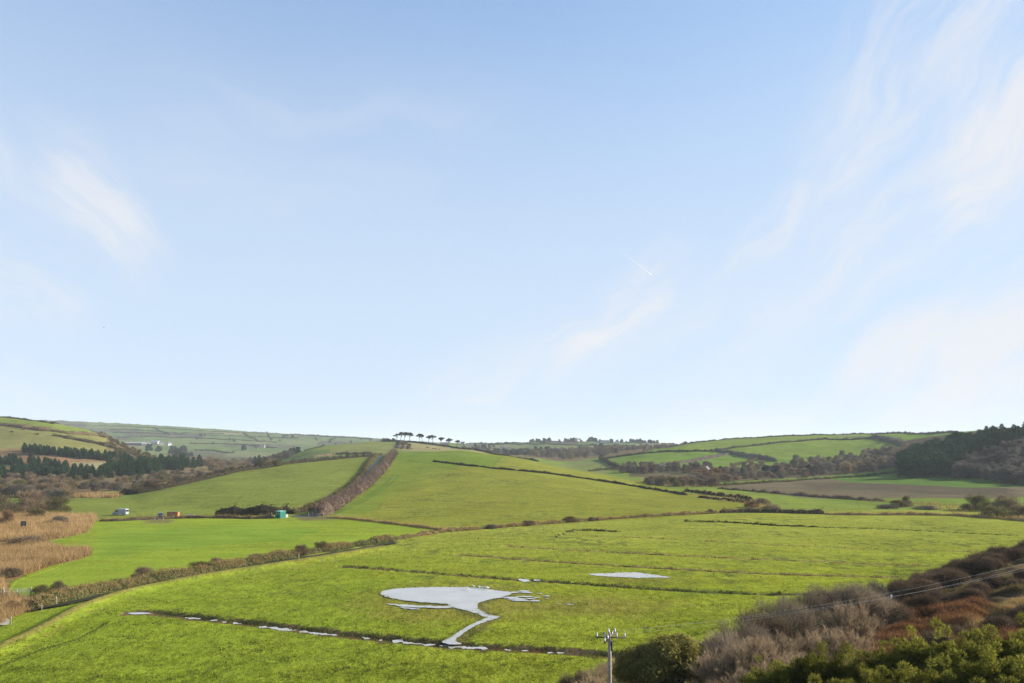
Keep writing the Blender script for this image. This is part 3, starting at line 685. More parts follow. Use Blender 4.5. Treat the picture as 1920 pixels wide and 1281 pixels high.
# right hill hedges
def far_hedge(pts, dmin, label, h=2.2, w=3, mat='hedge', dens=9, lf=.7, var=.28):
    return hedge(px(pts, dmin), w, h, M[mat], label, dens, lf, lump=16, var=var)
far_hedge([(1205,850), (1255,839), (1300,831), (1360,823.5), (1450,819), (1560,816.5)], 700, 'skyline hedge along the crest of the right hand hill')
far_hedge([(1560,815.5), (1640,814.5), (1700,813.5), (1790,812)], 700, 'bushy skyline hedge running into the dark conifer wood', 3, 4, 'grey')
far_hedge([(1130,861), (1200,852), (1290,847.5), (1345,845.5), (1400,838), (1450,832), (1545,824), (1660,820)], 640, 'hedge crossing the middle of the right hand hill', 2.6)
far_hedge([(1340,846), (1370,851), (1400,857), (1455,866)], 620, 'tree grown hedge dropping from the middle of the right hill', 5, 6, 'grey', 14)
far_hedge([(1230,875), (1300,866), (1335,859), (1368,852)], 600, 'hedge slanting above the white gabled cottage', 3.2, 4, 'grey', 14)
far_hedge([(1375,874), (1400,868), (1420,862)], 600, 'short hedge between two small green fields on the right hill', 3, 3)
far_hedge([(1635,822), (1665,826), (1700,838)], 640, 'thick scrub hedge above the conifer wood field', 5, 8, 'grey', 20)
far_hedge([(1125,861), (1140,869), (1162,880)], 600, 'bushy hedge dividing two valley fields behind the central hill', 4, 4, 'hedge')
far_hedge([(1104,884), (1130,882), (1165,880)], 560, 'dark hedge just above the slope of the central hill')
# second hill
far_hedge([(742,829), (800,833), (860,842), (920,851), (1010,866)], 700, 'dark skyline hedge falling away below the umbrella pines', 2.5, 3.5)
far_hedge([(570,846), (600,839), (650,832), (735,828)], 700, 'thin hedge on the crest of the hill behind the lane', 1.4, 2)
far_hedge([(585,858), (630,852), (700,851)], 600, 'brown hedge in the dip behind the rounded left hill', 2.6, 4, 'brown', 14)
far_hedge([(745,841), (752,833), (748,829)], 640, 'overgrown hedge gully beside the head of the lane', 2.5, 5, 'grey', 14)
# far left farmland hedges
for k, (pts, lb) in enumerate([
  ([(120,797), (240,800), (330,805), (430,811), (560,815), (700,823)], 'top hedge line of the far left ridge'),
  ([(205,806), (260,807), (310,811), (420,814)], 'short hedge just below the far left ridge top'),
  ([(210,812), (330,814.5), (440,818), (560,822)], 'long level hedge in the upper far fields'),
  ([(220,821), (330,822), (420,825), (520,830)], 'hedge passing above the long farm barn'),
  ([(355,832), (400,833), (450,834), (520,840)], 'hedge right of the round farm trees'),
  ([(365,845), (400,846), (440,849)], 'lowest dark hedge in the far left valley'),
  ([(290,803), (300,809), (320,815)], 'cross hedge joining the upper far fields'),
  ([(455,812), (465,818), (490,829)], 'steep cross hedge in the far centre left fields'),
  ([(560,815), (610,819), (700,824.5)], 'hedge on the far ridge behind the lane hill')]):
    far_hedge(pts, 1150, lb, 3.0, 5, 'hedge', 5, 1.3)
for pts, lb in [
  ([(925,834), (1000,833.5), (1080,835.5), (1190,838.5)], 'hedge under the hilltop houses in the far centre'),
  ([(1090,844), (1140,843.5), (1195,843)], 'short hedge in the far centre meadow'),
  ([(880,832), (960,831), (1060,829.5), (1200,832), (1300,833)], 'skyline hedge of the far centre ridge')]:
    far_hedge(pts, 1150, lb, 3.0, 5, 'hedge', 5, 1.3)
# left hill scrub
far_hedge([(-60,791), (0,797), (60,804.5), (130,814), (195,820)], 470, 'upper band of dark scrub across the left hill', 2.2, 9, 'bramble', 30, .7, .5)
far_hedge([(100,817), (160,828), (220,843), (275,860)], 470, 'middle band of scrub slanting down the left hill', 2.2, 8, 'hedge', 30, .7, .5)
far_hedge([(-60,781), (20,783.5), (100,795), (170,807), (200,817)], 560, 'thin crest hedge of the left hill', 1.6, 3, 'hedge', 16, .6, .4)

# ditch rushes
DW = {k: [Vector((*flat(*p), 0)) for p in v] for k, v in DITCH.items()}
strip('rush_strip', DW['a'][1:], 1.0, .42, 14, M['rush'], 'dark rushes lining the watery ditch nearest the camera', 'rushes', off=.75, wd=.06)
strip('grass_strip', DW['a'][1:], .8, .30, 12, M['drygrass'], 'straw coloured grass along the nearest ditch edge', 'dry grass', off=-.35, wd=.05, gap=.5)
strip('bracken_strip', DW['a'][7:], 1.0, .35, 14, M['bracken'], 'rust coloured dead growth at the right end of nearest ditch', 'dead plants', off=.1, wd=.07, gap=.3)
strip('rush_strip', DW['b'], .9, .40, 12, M['rush'], 'dark rush line of the ditch behind the big pond', 'rushes', off=.2, wd=.07, gap=.3)
strip('grass_strip', DW['b'][:5], .8, .32, 12, M['drygrass'], 'straw fringe at the left end of ditch behind the pond', 'dry grass', off=-.3, wd=.06, gap=.4)
strip('grass_strip', DW['c'], 1.0, .40, 11, M['drygrass'], 'straw coloured ditch line beyond the small puddle', 'dry grass', off=.1, wd=.08, gap=.3)
strip('rush_strip', DW['c'], .8, .36, 8, M['rush'], 'broken dark rushes in the ditch beyond the small puddle', 'rushes', off=-.3, wd=.08, gap=.6)
strip('grass_strip', DW['d'], 1.0, .40, 9, M['drygrass'], 'long pale ditch line in the middle of the marsh', 'dry grass', off=0, wd=.1, gap=.4)
strip('rush_strip', DW['d'], .8, .40, 6, M['rush'], 'sparse dark rushes in the middle marsh ditch', 'rushes', off=-.4, wd=.1, gap=.7)
strip('rush_strip', DW['f'][:5], 1.3, .62, 40, M['rushd'], 'dark rush bank of the long drain at right of marsh', 'rushes', off=.4, wd=.12, gap=-.4)
strip('rush_strip', DW['f'][4:], .9, .42, 12, M['rush'], 'thin far end of the long drain at right of marsh', 'rushes', off=.3, wd=.10, gap=.3)
strip('rush_strip', [Vector((*p, 0)) for p in STREAM[:9]], .8, .42, 18, M['rush'], 'dark rushes along the stream below the hedge bank', 'rushes', off=-.9, wd=.05, gap=.1)
strip('rush_strip', DW['e'], 1.2, .8, 26, M['rushd'], 'short dark rush bank near the foot of central hill', 'rushes', off=.2, wd=.12, gap=.1)
strip('grass_strip', DW['g'], 1.0, .35, 6, M['drygrass'], 'faint dry grass line in the far marsh', 'dry grass', off=0, wd=.1, gap=.6)

# ------------------------------------------------------------------ bushes and trees
def put(me, name, loc, sc, label, cat, group=None, rz=None):
    o = link(name, me, None, loc); o.rotation_euler.z = random.uniform(0, 6.28) if rz is None else rz
    o.scale = (sc if isinstance(sc, tuple) else (sc*random.uniform(.85, 1.15), sc*random.uniform(.85, 1.15), sc*random.uniform(.9, 1.1)))
    return tag(o, label, cat, group)
BUSH = {m: [bare_mesh('bare_bush_'+m, M[m], 4.2, 6.0, 5200, .95, .075, .0, 9) for _ in range(2)] for m in ('brown', 'tan', 'grey', 'rust', 'olive')}
TREE = {m: [bare_mesh('bare_tree_'+m, M[m], 4.6, 9.0, 6000, 1.05, .075, .10, 6) for _ in range(2)] for m in ('brown', 'tan', 'grey', 'rust')}
CON = [conifer_mesh('conifer_mesh', 9, 2.7, 3600) for _ in range(4)]
EVG = [round_mesh('evergreen_mesh', M['ever'], 4.6, 9.0, 2600, .75) for _ in range(3)]
def scatter(n, xr, dr, pick, name, label, cat, group, sc=(.8, 1.2), sep=0.5, cond=None):
    """n plants at random between two photo columns and two depths, kept apart"""
    pts, tries = [], 0
    while len(pts) < n and tries < n*40:
        tries += 1
        D = random.uniform(*dr); p = random.uniform(*xr)
        if cond and not cond(p, D): continue
        q = at(p, D)
        if any((q.x-r.x)**2+(q.y-r.y)**2 < sep*sep for r in pts): continue
        pts.append(q); put(pick(), name, q, random.uniform(*sc), label, cat, group)
def area(n, poly, dmin, dmax, pick, name, label, cat, group, sc=(.8, 1.2), sep=2.0):
    """n plants whose feet stand inside a patch of hillside"""
    xs_ = [p[0] for p in poly]; ys_ = [p[1] for p in poly]; pts, tries = [], 0
    while len(pts) < n and tries < n*40:
        tries += 1; x, y = random.uniform(min(xs_), max(xs_)), random.uniform(min(ys_), max(ys_)); c = False
        for (x0, y0), (x1, y1) in zip(poly, poly[1:]+poly[:1]):
            if (y0 > y) != (y1 > y) and x < (x1-x0)*(y-y0)/(y1-y0)+x0: c = not c
        if not c: continue
        q = pix(x, y, dmin)
        if q.y > dmax or any((q.x-r.x)**2+(q.y-r.y)**2 < sep*sep for r in pts): continue
        pts.append(q); put(pick(), name, q, random.uniform(*sc), label, cat, group)
def mix(d, w): return lambda: random.choice(d[random.choices(list(w), list(w.values()))[0]])
carr = mix(BUSH, {'brown': 5, 'tan': 4, 'grey': 3, 'rust': 1.2, 'olive': 2})
# wet woodland on the left valley floor
scatter(74, (-70, 130), (290, 440), carr, 'willow_bush', 'bare brown willow bush in the thicket on the left valley floor', 'bush', 'left valley willow bushes', (.75, 1.0), 3.2)
scatter(48, (120, 300), (345, 470), carr, 'willow_bush', 'bare willow bush between the left pasture and the plantation', 'bush', 'willow bushes below the plantation', (.55, .8), 3.8, lambda p, D: D > 330+(p-120)*.15)
scatter(44, (285, 400), (425, 540), carr, 'willow_bush', 'bare willow bush in front of the right end of the plantation', 'bush', 'willow bushes at the plantation end', (.6, .8), 3.8)
scatter(44, (400, 520), (440, 720), carr, 'willow_bush', 'bare willow bush in the valley behind the rounded left hill', 'bush', 'willow bushes behind the left hill', (.9, 1.3), 4.5)
scatter(26, (368, 440), (640, 860), carr, 'willow_bush', 'bare bush filling the valley right of the plantation end', 'bush', 'bushes right of the plantation', (.8, 1.1), 4)
scatter(28, (375, 470), (720, 960), mix(BUSH, {'tan': 3, 'brown': 2}), 'willow_bush', 'pale bare bush in the valley below the far farm', 'bush', 'pale bushes below the far farm', (1, 1.5), 8)
# conifer plantation belts
con = lambda: random.choice(CON)
area(62, [(200,884), (240,880), (300,874), (368,870), (376,877), (330,886), (250,894), (200,897)], 400, 760, con, 'plantation_pine', 'tall dark conifer at the right end of lowest plantation belt', 'conifer', 'conifers at the right end of the belt', (1.05, 1.35), 2.4)
area(90, [(-60,884), (60,889), (150,889), (215,885), (215,896), (140,901), (-60,900)], 380, 620, con, 'plantation_pine', 'dark conifer in the lowest long plantation belt on the left', 'conifer', 'conifers of the lower belt', (.75, 1.0), 1.7)
area(62, [(-60,862), (0,862), (60,868), (132,878), (128,884), (40,876), (-60,872)], 420, 660, con, 'plantation_pine', 'dark conifer in the middle plantation belt at the left edge', 'conifer', 'conifers of the middle belt', (.62, .85), 1.6)
area(88, [(42,844), (120,851), (200,858), (246,863), (246,868), (150,861), (48,850)], 440, 700, con, 'plantation_pine', 'dark conifer in the uppermost plantation belt of left hill', 'conifer', 'conifers of the upper belt', (.6, .8), 1.5)
# the big bushes beside the reeds at the left
for px_, py_, m, sx_, sz_, lb in [
  (56, 963, 'brown', 1.75, 1.32, 'large dark brown willow bush standing behind the golden reeds'),
  (108, 961, 'olive', 1.15, .92, 'rounded olive brown willow bush at the edge of left pasture'),
  (2, 958, 'brown', 1.3, 1.1, 'brown willow bush at the left edge of the photo above the reeds'),
  (66, 972, 'olive', .85, .5, 'low olive shrub in front of the large brown willow bush'),
  (48, 1026, 'brown', 1.2, .42, 'wide low brown shrub between the two golden reed beds'),
  (112, 984, 'grey', .6, .45, 'thin bare shrub among the upper reeds'),
  (12, 985, 'rust', .5, .75, 'slender rust brown sapling beside the dark sign'),
  (22, 1082, 'brown', .42, .28, 'small brown shrub at the lower edge of the reeds'),
  (22, 1150, 'rust', .32, .30, 'rust brown shrub beside the little pool at far left'),
  (-18, 1130, 'brown', .5, .35, 'brown shrub at the left edge near the metal gate')]:
    put(random.choice(BUSH[m]), 'willow_bush', pix(px_, py_, 75), (sx_, sx_, sz_), lb, 'bush')
for px_, py_, m, sx_, sz_, lb in [
  (76, 1120, 'olive', .42, .30, 'dark bush at the left end of the hedge bank by the gate'),
  (110, 1107, 'brown', .33, .24, 'small brown bush third along the hedge bank from the gate'),
  (268, 1086, 'brown', .50, .34, 'rounded brown bush on the hedge bank above the stream'),
  (372, 1070, 'olive', .58, .28, 'wide olive bush on the middle of the hedge bank'),
  (406, 1063, 'brown', .40, .28, 'brown bush right of the wide olive bush on the bank'),
  (476, 1051, 'grey', .40, .22, 'small greyish bush on the bank left of the domed bushes'),
  (564, 1041, 'brown', .44, .36, 'left of two domed brown bushes on the hedge bank'),
  (601, 1033, 'olive', .46, .36, 'right of two domed brown bushes on the hedge bank'),
  (724, 1012, 'brown', .35, .20, 'small brown bush far along the hedge bank'),
  (920, 991, 'grey', .5, .20, 'low brambly bush where the hedge bank meets central hill'),
  (990, 985, 'brown', .62, .24, 'low brown bush at the foot of the central hill'),
  (1068, 979, 'rust', .62, .30, 'reddish brown bush at the foot of the central hill'),
  (1110, 977, 'brown', .34, .20, 'tiny brown bush right of the reddish one at hill foot'),
  (1330, 963, 'brown', .42, .26, 'lone round bush at the right foot of the central hill'),
  (1428, 946, 'brown', 1.0, .42, 'dark brown bush at the bend of the straw hedge'),
  (1410, 952, 'rust', .8, .42, 'straw coloured bush at the bend of the straw hedge'),
  (1446, 955, 'tan', .9, .36, 'pale tan bush right of the bend in the straw hedge'),
  (1690, 950, 'brown', 1.15, .42, 'brown bush in the middle of the right hand meadow'),
  (1700, 945, 'olive', .5, .55, 'upright bush rising from the scrub in the right meadow'),
  (1665, 953, 'grey', 1.1, .25, 'low grey scrub left of the brown bush in the right meadow'),
  (1735, 955, 'grey', 1.2, .22, 'low scrub right of the brown bush in the right meadow'),
  (1830, 957, 'olive', 1.3, .95, 'large olive willow at the right edge of the meadow'),
  (1885, 955, 'tan', 1.3, .95, 'large tan willow behind the others at right edge'),
  (1868, 970, 'olive', 1.2, .62, 'pale olive willow in front at the right edge of meadow'),
  (1915, 970, 'brown', 1.2, .65, 'brown willow cut by the right edge of the photo'),
  (1950, 962, 'tan', 1.3, .9, 'tan willow beyond the right edge of the meadow')]:
    put(random.choice(BUSH[m]), 'bush', pix(px_, py_, 75), (sx_, sx_, sz_), lb, 'bush')
# woods at the foot of the right hill
wood = mix(TREE, {'brown': 3, 'grey': 3, 'tan': 3, 'rust': .7})
scatter(50, (1160, 1345), (585, 655), mix(TREE, {'grey': 3, 'brown': 2}), 'bare_tree', 'bare grey tree in the belt left of the white cottage', 'tree', 'trees left of the cottage', (.7, .95), 3.5)
scatter(78, (1340, 1690), (540, 650), wood, 'bare_tree', 'bare tree in the long wood at the foot of right hill', 'tree', 'trees at the foot of the right hill', (.65, 1.0), 4.5)
area(72, [(1470,870), (1560,858), (1640,852), (1700,850), (1700,880), (1600,888), (1500,884)], 560, 860, mix(TREE, {'grey': 3, 'tan': 3, 'brown': 1}), 'bare_tree', 'bare tree in the wood climbing the right hill slope', 'tree', 'trees climbing the right hill', (.75, 1.15), 4)
scatter(52, (1212, 1342), (400, 470), mix(BUSH, {'brown': 3, 'grey': 2, 'olive': 1}), 'scrub_bush', 'low brown scrub bush behind the end of the central hill', 'bush', 'scrub behind the central hill', (.6, .9), 3.5)
scatter(10, (1300, 1345), (480, 560), mix(TREE, {'rust': 2, 'brown': 1}), 'bare_tree', 'rusty tree below the white cottage', 'tree', 'rusty trees below the cottage', (.7, .9), 5)
scatter(46, (1345, 1600), (440, 560), mix(BUSH, {'brown': 3, 'grey': 3, 'rust': 1}), 'scrub_bush', 'brown scrub bush along the upper edge of brown field', 'bush', 'scrub above the brown field', (.5, .75), 4, lambda p, D: D > 425+(p-1345)*.52+4)
for px_, D, s_, lb in [(1342, 575, .75, 'dark evergreen right of the white gabled cottage'), (1352, 580, .8, 'second dark evergreen right of the white gabled cottage'), (1393, 560, .75, 'narrow dark evergreen standing in the right hill wood'),
  (1436, 570, .85, 'broad dark evergreen in the middle of the right hill wood'), (1455, 575, .8, 'dark evergreen beside the broad one in the wood'), (1500, 560, .8, 'dark evergreen left of three together in the wood'), (1517, 565, .85, 'middle one of three dark evergreens in the wood'), (1535, 560, .8, 'dark evergreen right of three together in the wood')]:
    put(random.choice(EVG), 'evergreen_tree', at(px_, D), s_, lb, 'evergreen tree')
# dark wood on the right
RND = [round_mesh('round_pine_mesh', M['conifer'], 4.2, 10.0, 4200, .55, .04) for _ in range(3)]
scatter(20, (1694, 1765), (468, 545), lambda: random.choice(RND), 'conifer_tree', 'tall conifer at the steep left end of the right wood', 'conifer', 'conifers at the left end of the right wood', (1.5, 1.75), 4)
area(92, [(1692,876), (1725,881), (1765,892), (1795,892), (1815,866), (1850,846), (1960,826), (1960,812), (1850,826), (1790,836), (1740,846), (1700,860)], 440, 640, lambda: random.choice(RND+CON[:1]), 'conifer_tree', 'tall dark round headed conifer in the wood on the right hand hill', 'conifer', 'conifers of the right wood', (1.15, 1.4), 3.0)
area(92, [(1788,898), (1815,872), (1870,854), (1975,840), (1975,914), (1880,910)], 395, 640, mix(TREE, {'grey': 1}), 'bare_tree', 'bare brown tree in the shaded wood at the right edge', 'tree', 'bare trees of the right wood', (1.0, 1.3), 2.6)
scatter(26, (1770, 1960), (385, 415), mix(BUSH, {'brown': 2, 'rust': 1}), 'scrub_bush', 'brown bush along the lower edge of the right wood', 'bush', 'bushes below the right wood', (.5, .8), 3.5, lambda p, D: D > 440-(p-1770)*.25)
# hill behind the lane
for px_, D, s_, lb in [(478, 745, 1.2, 'pointed dark conifer left of the wood behind the left hill'), (486, 752, 1.35, 'tallest dark conifer of the clump behind the left hill'), (497, 748, 1.15, 'dark conifer at the right of clump behind the left hill')]:
    put(random.choice(CON), 'conifer_tree', at(px_, D), s_, lb, 'conifer')
for px_, D, s_, lb in [(493, 735, .9, 'dark round evergreen below the conifer clump'), (508, 735, .8, 'low evergreen right of the conifer clump'), (536, 858, 1.1, 'left dark round tree on the wooded crest'), (548, 872, 1.25, 'biggest dark round tree on the wooded crest'), (559, 880, 1.1, 'right dark round tree on the wooded crest')]:
    put(random.choice(EVG), 'evergreen_tree', at(px_, D), s_, lb, 'evergreen tree')
scatter(60, (455, 548), (770, 880), mix(TREE, {'grey': 4, 'brown': 1}), 'copse_tree', 'bare grey tree in the strip of wood behind left hill', 'tree', 'bare trees behind the left hill', (.8, 1.1), 6)
scatter(9, (715, 742), (885, 910), mix(BUSH, {'brown': 2, 'grey': 2}), 'bare_bush', 'bare bush on the crest left of the umbrella pines', 'bush', 'bushes left of the pines', (.6, .9), 4)
scatter(10, (744, 768), (740, 830), mix(BUSH, {'grey': 3, 'brown': 1}), 'bare_bush', 'grey bush in the gully above the lane head', 'bush', 'gully bushes above the lane', (.5, .75), 4)
# far centre woods
scatter(70, (925, 1030), (1130, 1380), lambda: random.choice(EVG+[TREE['grey'][0]]), 'evergreen_tree', 'dark blue green tree in the far wood behind central hill', 'tree', 'dark trees of the far centre wood', (.8, 1.3), 9)
scatter(110, (1000, 1160), (950, 1280), mix(TREE, {'brown': 3, 'grey': 3, 'tan': 1}), 'far_tree', 'bare tree in the far wood right of the dark trees', 'tree', 'bare trees of the far centre wood', (.9, 1.25), 7)
scatter(80, (1120, 1290), (1090, 1300), mix(BUSH, {'brown': 3, 'grey': 3}), 'bare_bush', 'bare scrub in the far hollow above the right hill hedge', 'bush', 'scrub of the far hollow', (.9, 1.4), 9)
scatter(50, (860, 935), (1250, 1700), lambda: random.choice(EVG[:1]+TREE['grey']+BUSH['grey']), 'far_tree', 'greyish tree among the houses right of the umbrella pines', 'tree', 'trees right of the pines', (.7, 1.0), 12)
scatter(70, (990, 1235), (1830, 1900), lambda: random.choice(EVG+BUSH['grey']), 'far_tree', 'small dark tree along the far hilltop village', 'tree', 'trees of the hilltop village', (1.0, 1.5), 8)
for px_, D, s_, lb in [(907, 1500, 1.35, 'solitary dark round tree right of the umbrella pines'), (1108, 1850, 2.0, 'broad dark domed tree on the hilltop among houses'), (1117, 1845, 1.5, 'dark tree touching the right of the domed hilltop tree'), (1200, 1800, 1.6, 'windswept dark tree on the far centre skyline'), (1127, 1400, 1.2, 'round dark tree in the far centre meadow'), (1218, 1700, 1.4, 'dark tree beside the white house on the far right slope')]:
    put(random.choice(EVG), 'evergreen_tree', at(px_, D), s_, lb, 'evergreen tree')
# far farm trees
for px_, D, s_, lb in [(280, 1330, 1.7, 'dark round tree in front of the long farm barn'), (297, 1340, 1.6, 'dark round tree before the white farm buildings'), (324, 1300, 1.9, 'upper left tree of the big dark farm clump'), (333, 1180, 2.0, 'biggest tree of the dark farm clump'), (343, 1330, 2.0, 'top right tree of the dark farm clump'), (346, 1190, 1.6, 'lower right tree of the dark farm clump'), (358, 1180, 1.45, 'dark tree at the right end of the farm clump'), (322, 1190, 1.6, 'lower left tree of the dark farm clump'), (457, 1500, 1.5, 'lone round tree in the far left fields')]:
    put(random.choice(EVG), 'evergreen_tree', at(px_, D), s_, lb, 'evergreen tree')
scatter(20, (292, 372), (980, 1130), mix(BUSH, {'tan': 3, 'brown': 1}), 'willow_bush', 'pale tan bush below the far farm trees', 'bush', 'tan bushes below the farm trees', (1.0, 1.5), 6)
scatter(34, (360, 700), (1500, 2300), lambda: random.choice(EVG[:1]+TREE['grey']), 'far_tree', 'small hedgerow tree in the far left farmland', 'tree', 'far hedgerow trees', (.7, 1.2), 20)
# scrub on the crest of the left hill
scatter(130, (150, 290), (540, 690), lambda: random.choice(BUSH['brown']+BUSH['olive']*2), 'gorse_scrub', 'dark scrub bush on the right shoulder of the left hill', 'bush', 'scrub on the left hill shoulder', (.35, .62), 2.2, lambda p, D: D > 690-(p-150)*.5 or p > 205)
for px_, py_ in [(22, 811), (45, 806), (70, 815)]:
    put(random.choice(BUSH['olive']), 'gorse_scrub', pix(px_, py_, 470), (.35, .35, .25), 'isolated gorse bush dotting the open left hillside', 'bush', 'isolated hillside gorse')

# umbrella pines on the skyline
def pine_parts(lean):
    cr = MB(); tr = MB(); h = 12.0; cl = []
    tip = (lean*h*.25, 0, h*.70)
    tr.tube([(0, 0, -.8), (lean*.8, .1, h*.3), (lean*h*.18, 0, h*.55), tip], [.36, .3, .24, .16], 7)
    for k in range(8):
        a = k*.785+random.uniform(-.3, .3); q = random.uniform(1.6, 4.2); z = h*random.uniform(.76, .93)
        c = (tip[0]+q*math.cos(a), q*math.sin(a), z-.10*q); cl.append((*c, random.uniform(1.1, 1.9)))
        tr.tube([(lean*h*.18, 0, h*.5), ((tip[0]+c[0])/2, c[1]/2, h*.66), (c[0], c[1], c[2]-.3)], [.16, .12, .05], 5)
    cl += [(tip[0], 0, h*.92, 2.0), (tip[0]+1, .6, h*.9, 1.7)]
    C = np.array(cl); n = 3400; k = rng.choice(len(C), n); d = rdir(n)*np.array([1.2, 1.2, .68])
    P = C[k, :3]+d*C[k, 3:4]*rng.uniform(.4, 1, (n, 1))
    leaves(cr, P, rng.uniform(.3, .7, n))
    return cr.mesh('pine_crown', M['ever']), tr.mesh('pine_trunk', M['bark'])
PINES = [pine_parts(l) for l in (.3, -.4, .6, .1)]
NTH = ['leftmost', 'second from the left', 'third from the left', 'fourth from the left', 'fifth from the left', 'sixth from the left', 'seventh from the left', 'fourth from the right', 'third from the right', 'second from the right', 'rightmost']
for k, (px_, s_) in enumerate([(744, .80), (751, .98), (757, 1.0), (768, .98), (787, .86), (792, .82), (803, .82), (811, .94), (826, .86), (842, .88), (856, .78)]):
    c_, t_ = PINES[k % 4]; e = empty('umbrella_pine', at(px_, 893+random.uniform(-8, 8)), random.uniform(0, 6.28)); s_ *= 1.12; e.scale = (s_, s_, s_)
    tag(e, 'dark flat topped umbrella pine on the skyline, '+NTH[k]+' of the row', 'pine tree', 'umbrella pines on the skyline')
    link('crown', c_, e); link('trunk', t_, e)

# ------------------------------------------------------------------ near slope
def willow_mesh(rx, h, ns, nt_):
    mb = MB(); tips = []
    for i in range(ns):
        a = rng.uniform(0, 6.28); b0 = rng.uniform(0, .35*rx); q = rx*math.sqrt(rng.uniform(.02, 1)); z = h*(1-.5*(q/rx)**2)*rng.uniform(.7, 1.0)
        p0 = Vector((b0*math.cos(a), b0*math.sin(a), -.4)); p2 = Vector((q*math.cos(a)+rng.normal(0, .15), q*math.sin(a)+rng.normal(0, .15), z)); p1 = p0.lerp(p2, .5)+Vector((rng.normal(0, .12), rng.normal(0, .12), .12*h))
        r = rng.uniform(.016, .036); mb.tube([p0, p1, p2], [r, r*.7, r*.25], 4, 0); tips.append((p0, p1, p2))
    k = rng.integers(0, ns, nt_); t = rng.uniform(.25, .98, nt_)[:, None]
    A = np.array([[tuple(v) for v in q] for q in tips]); p = A[k, 0]*(1-t)**2+2*A[k, 1]*t*(1-t)+A[k, 2]*t*t
    dv = unit(unit(A[k, 2]-A[k, 0])+.8*rdir(nt_)+np.array([0, 0, .25]))
    blades(mb, p, dv, rng.uniform(.25, .75, nt_)*(1.2-.5*t[:, 0]), rng.uniform(.012, .030, nt_), 0)
    return mb
WIL = [willow_mesh(2.2, 3.4, 90, 11000).mesh('willow_scrub_mesh', M[m]) for m in ('willow', 'willow')]+[bare_mesh('near_scrub_mesh', M[m], 2.5, 3.5, 16000, .42, .020, 0, 8) for m in ('willowg', 'brown')]
WLAB = ['back left of the thicket beside the leathery bush', 'behind the front stems in the thicket', 'in the middle of the thicket', 'on the right of the thicket', 'at the far right end of the thicket beside bracken']
for k, (px_, D, s_, v) in enumerate([(1352, 50, .92, 2), (1392, 52, 1.0, 2), (1430, 55, 1.05, 3), (1470, 57, 1.05, 2), (1510, 59, 1.02, 2), (1550, 60, 1.02, 2), (1590, 61, 1.0, 2), (1625, 60, .95, 2), (1600, 53, .85, 1),
   (1375, 44, .85, 0), (1415, 45, .95, 1), (1455, 46, 1.0, 0), (1500, 47, .95, 1), (1545, 47, .85, 0), (1585, 47, .72, 1), (1400, 40, .70, 1), (1450, 40, .80, 0), (1500, 41, .75, 1), (1545, 42, .68, 3), (1330, 42, .62, 3), (1290, 44, .55, 1), (1345, 46, .75, 0)]):
    s_ *= 1.22 if D > 49 else 1.08; put(WIL[v], 'willow_scrub', at(px_, D), (s_*1.05, s_*1.05, s_), ['bare pale stemmed willow shrub in the near thicket', 'bare pale stemmed willow shrub in the near thicket', 'bare greyish willow shrub at the back of the near thicket', 'bare brown shrub within the near thicket'][v], 'shrub', ['pale willow shrubs', 'pale willow shrubs', 'greyish willow shrubs', 'brown thicket shrubs'][v])
for px_, D, s_, v, lb in [(1080, 56, .66, 3, 'leftmost low twiggy shrub at the bottom edge of the photo'), (1112, 54, .72, 1, 'twiggy shrub left of the utility pole at the bottom edge'), (1165, 43, .98, 0, 'pale stemmed shrub right of the pole foot before the leathery bush'), (1190, 42, .9, 3, 'brown shrub in front of the leathery bush')]:
    put(WIL[v], 'willow_scrub', at(px_, D), (s_*1.1, s_*1.1, s_), lb, 'shrub')
put(BUSH['grey'][0], 'round_bush', at(1641, 68), (.36, .36, .56), 'round purple grey bush rising above the thicket beside the wires', 'bush')
put(WIL[2], 'willow_scrub', at(1866, 100), (.65, .65, .75), 'upright tan shrub on the skyline of the dark bramble bank', 'shrub')
def leafy_mesh(rx, h, n, mat, lf, nl=14):
    mb = MB(); C, r = lobes(rx, h, nl, 0); P, dv, rr = in_lobes(C, r, n, .62, 1.03); ok = P[:, 2] > -.1
    leaves(mb, P[ok], rng.uniform(.6, 1.4, ok.sum())*lf, 0, dv[ok], .45)
    mb.tube([(0, 0, -.6), (0, 0, h*.5)], [.14, .08], 6, 1)
    for i in range(7):
        a = i*.9; mb.tube([(0, 0, -.2), (rx*.3*math.cos(a), rx*.3*math.sin(a), h*.3), (rx*.6*math.cos(a), rx*.6*math.sin(a), h*.55)], [.08, .06, .03], 5, 1)
    return mb.mesh('leafy_bush_mesh', [mat, M['bark']])
lm = [leafy_mesh(2.3, 4.3, 19000, M['leafy'], .18, 24) for _ in range(2)]
for px_, D, s_, lb in [(1262, 49, (1.25, 1.15, 1.08), 'tallest dome of the olive leathery bush right of the pole'), (1207, 50, (1.15, 1.1, 1.0), 'lower left dome of the olive leathery bush by the pole'), (1305, 50, (1.0, .95, .90), 'right dome of the olive leathery bush beside the thicket')]:
    put(lm[px_ % 2], 'leathery_bush', at(px_, D), s_, lb, 'bush')
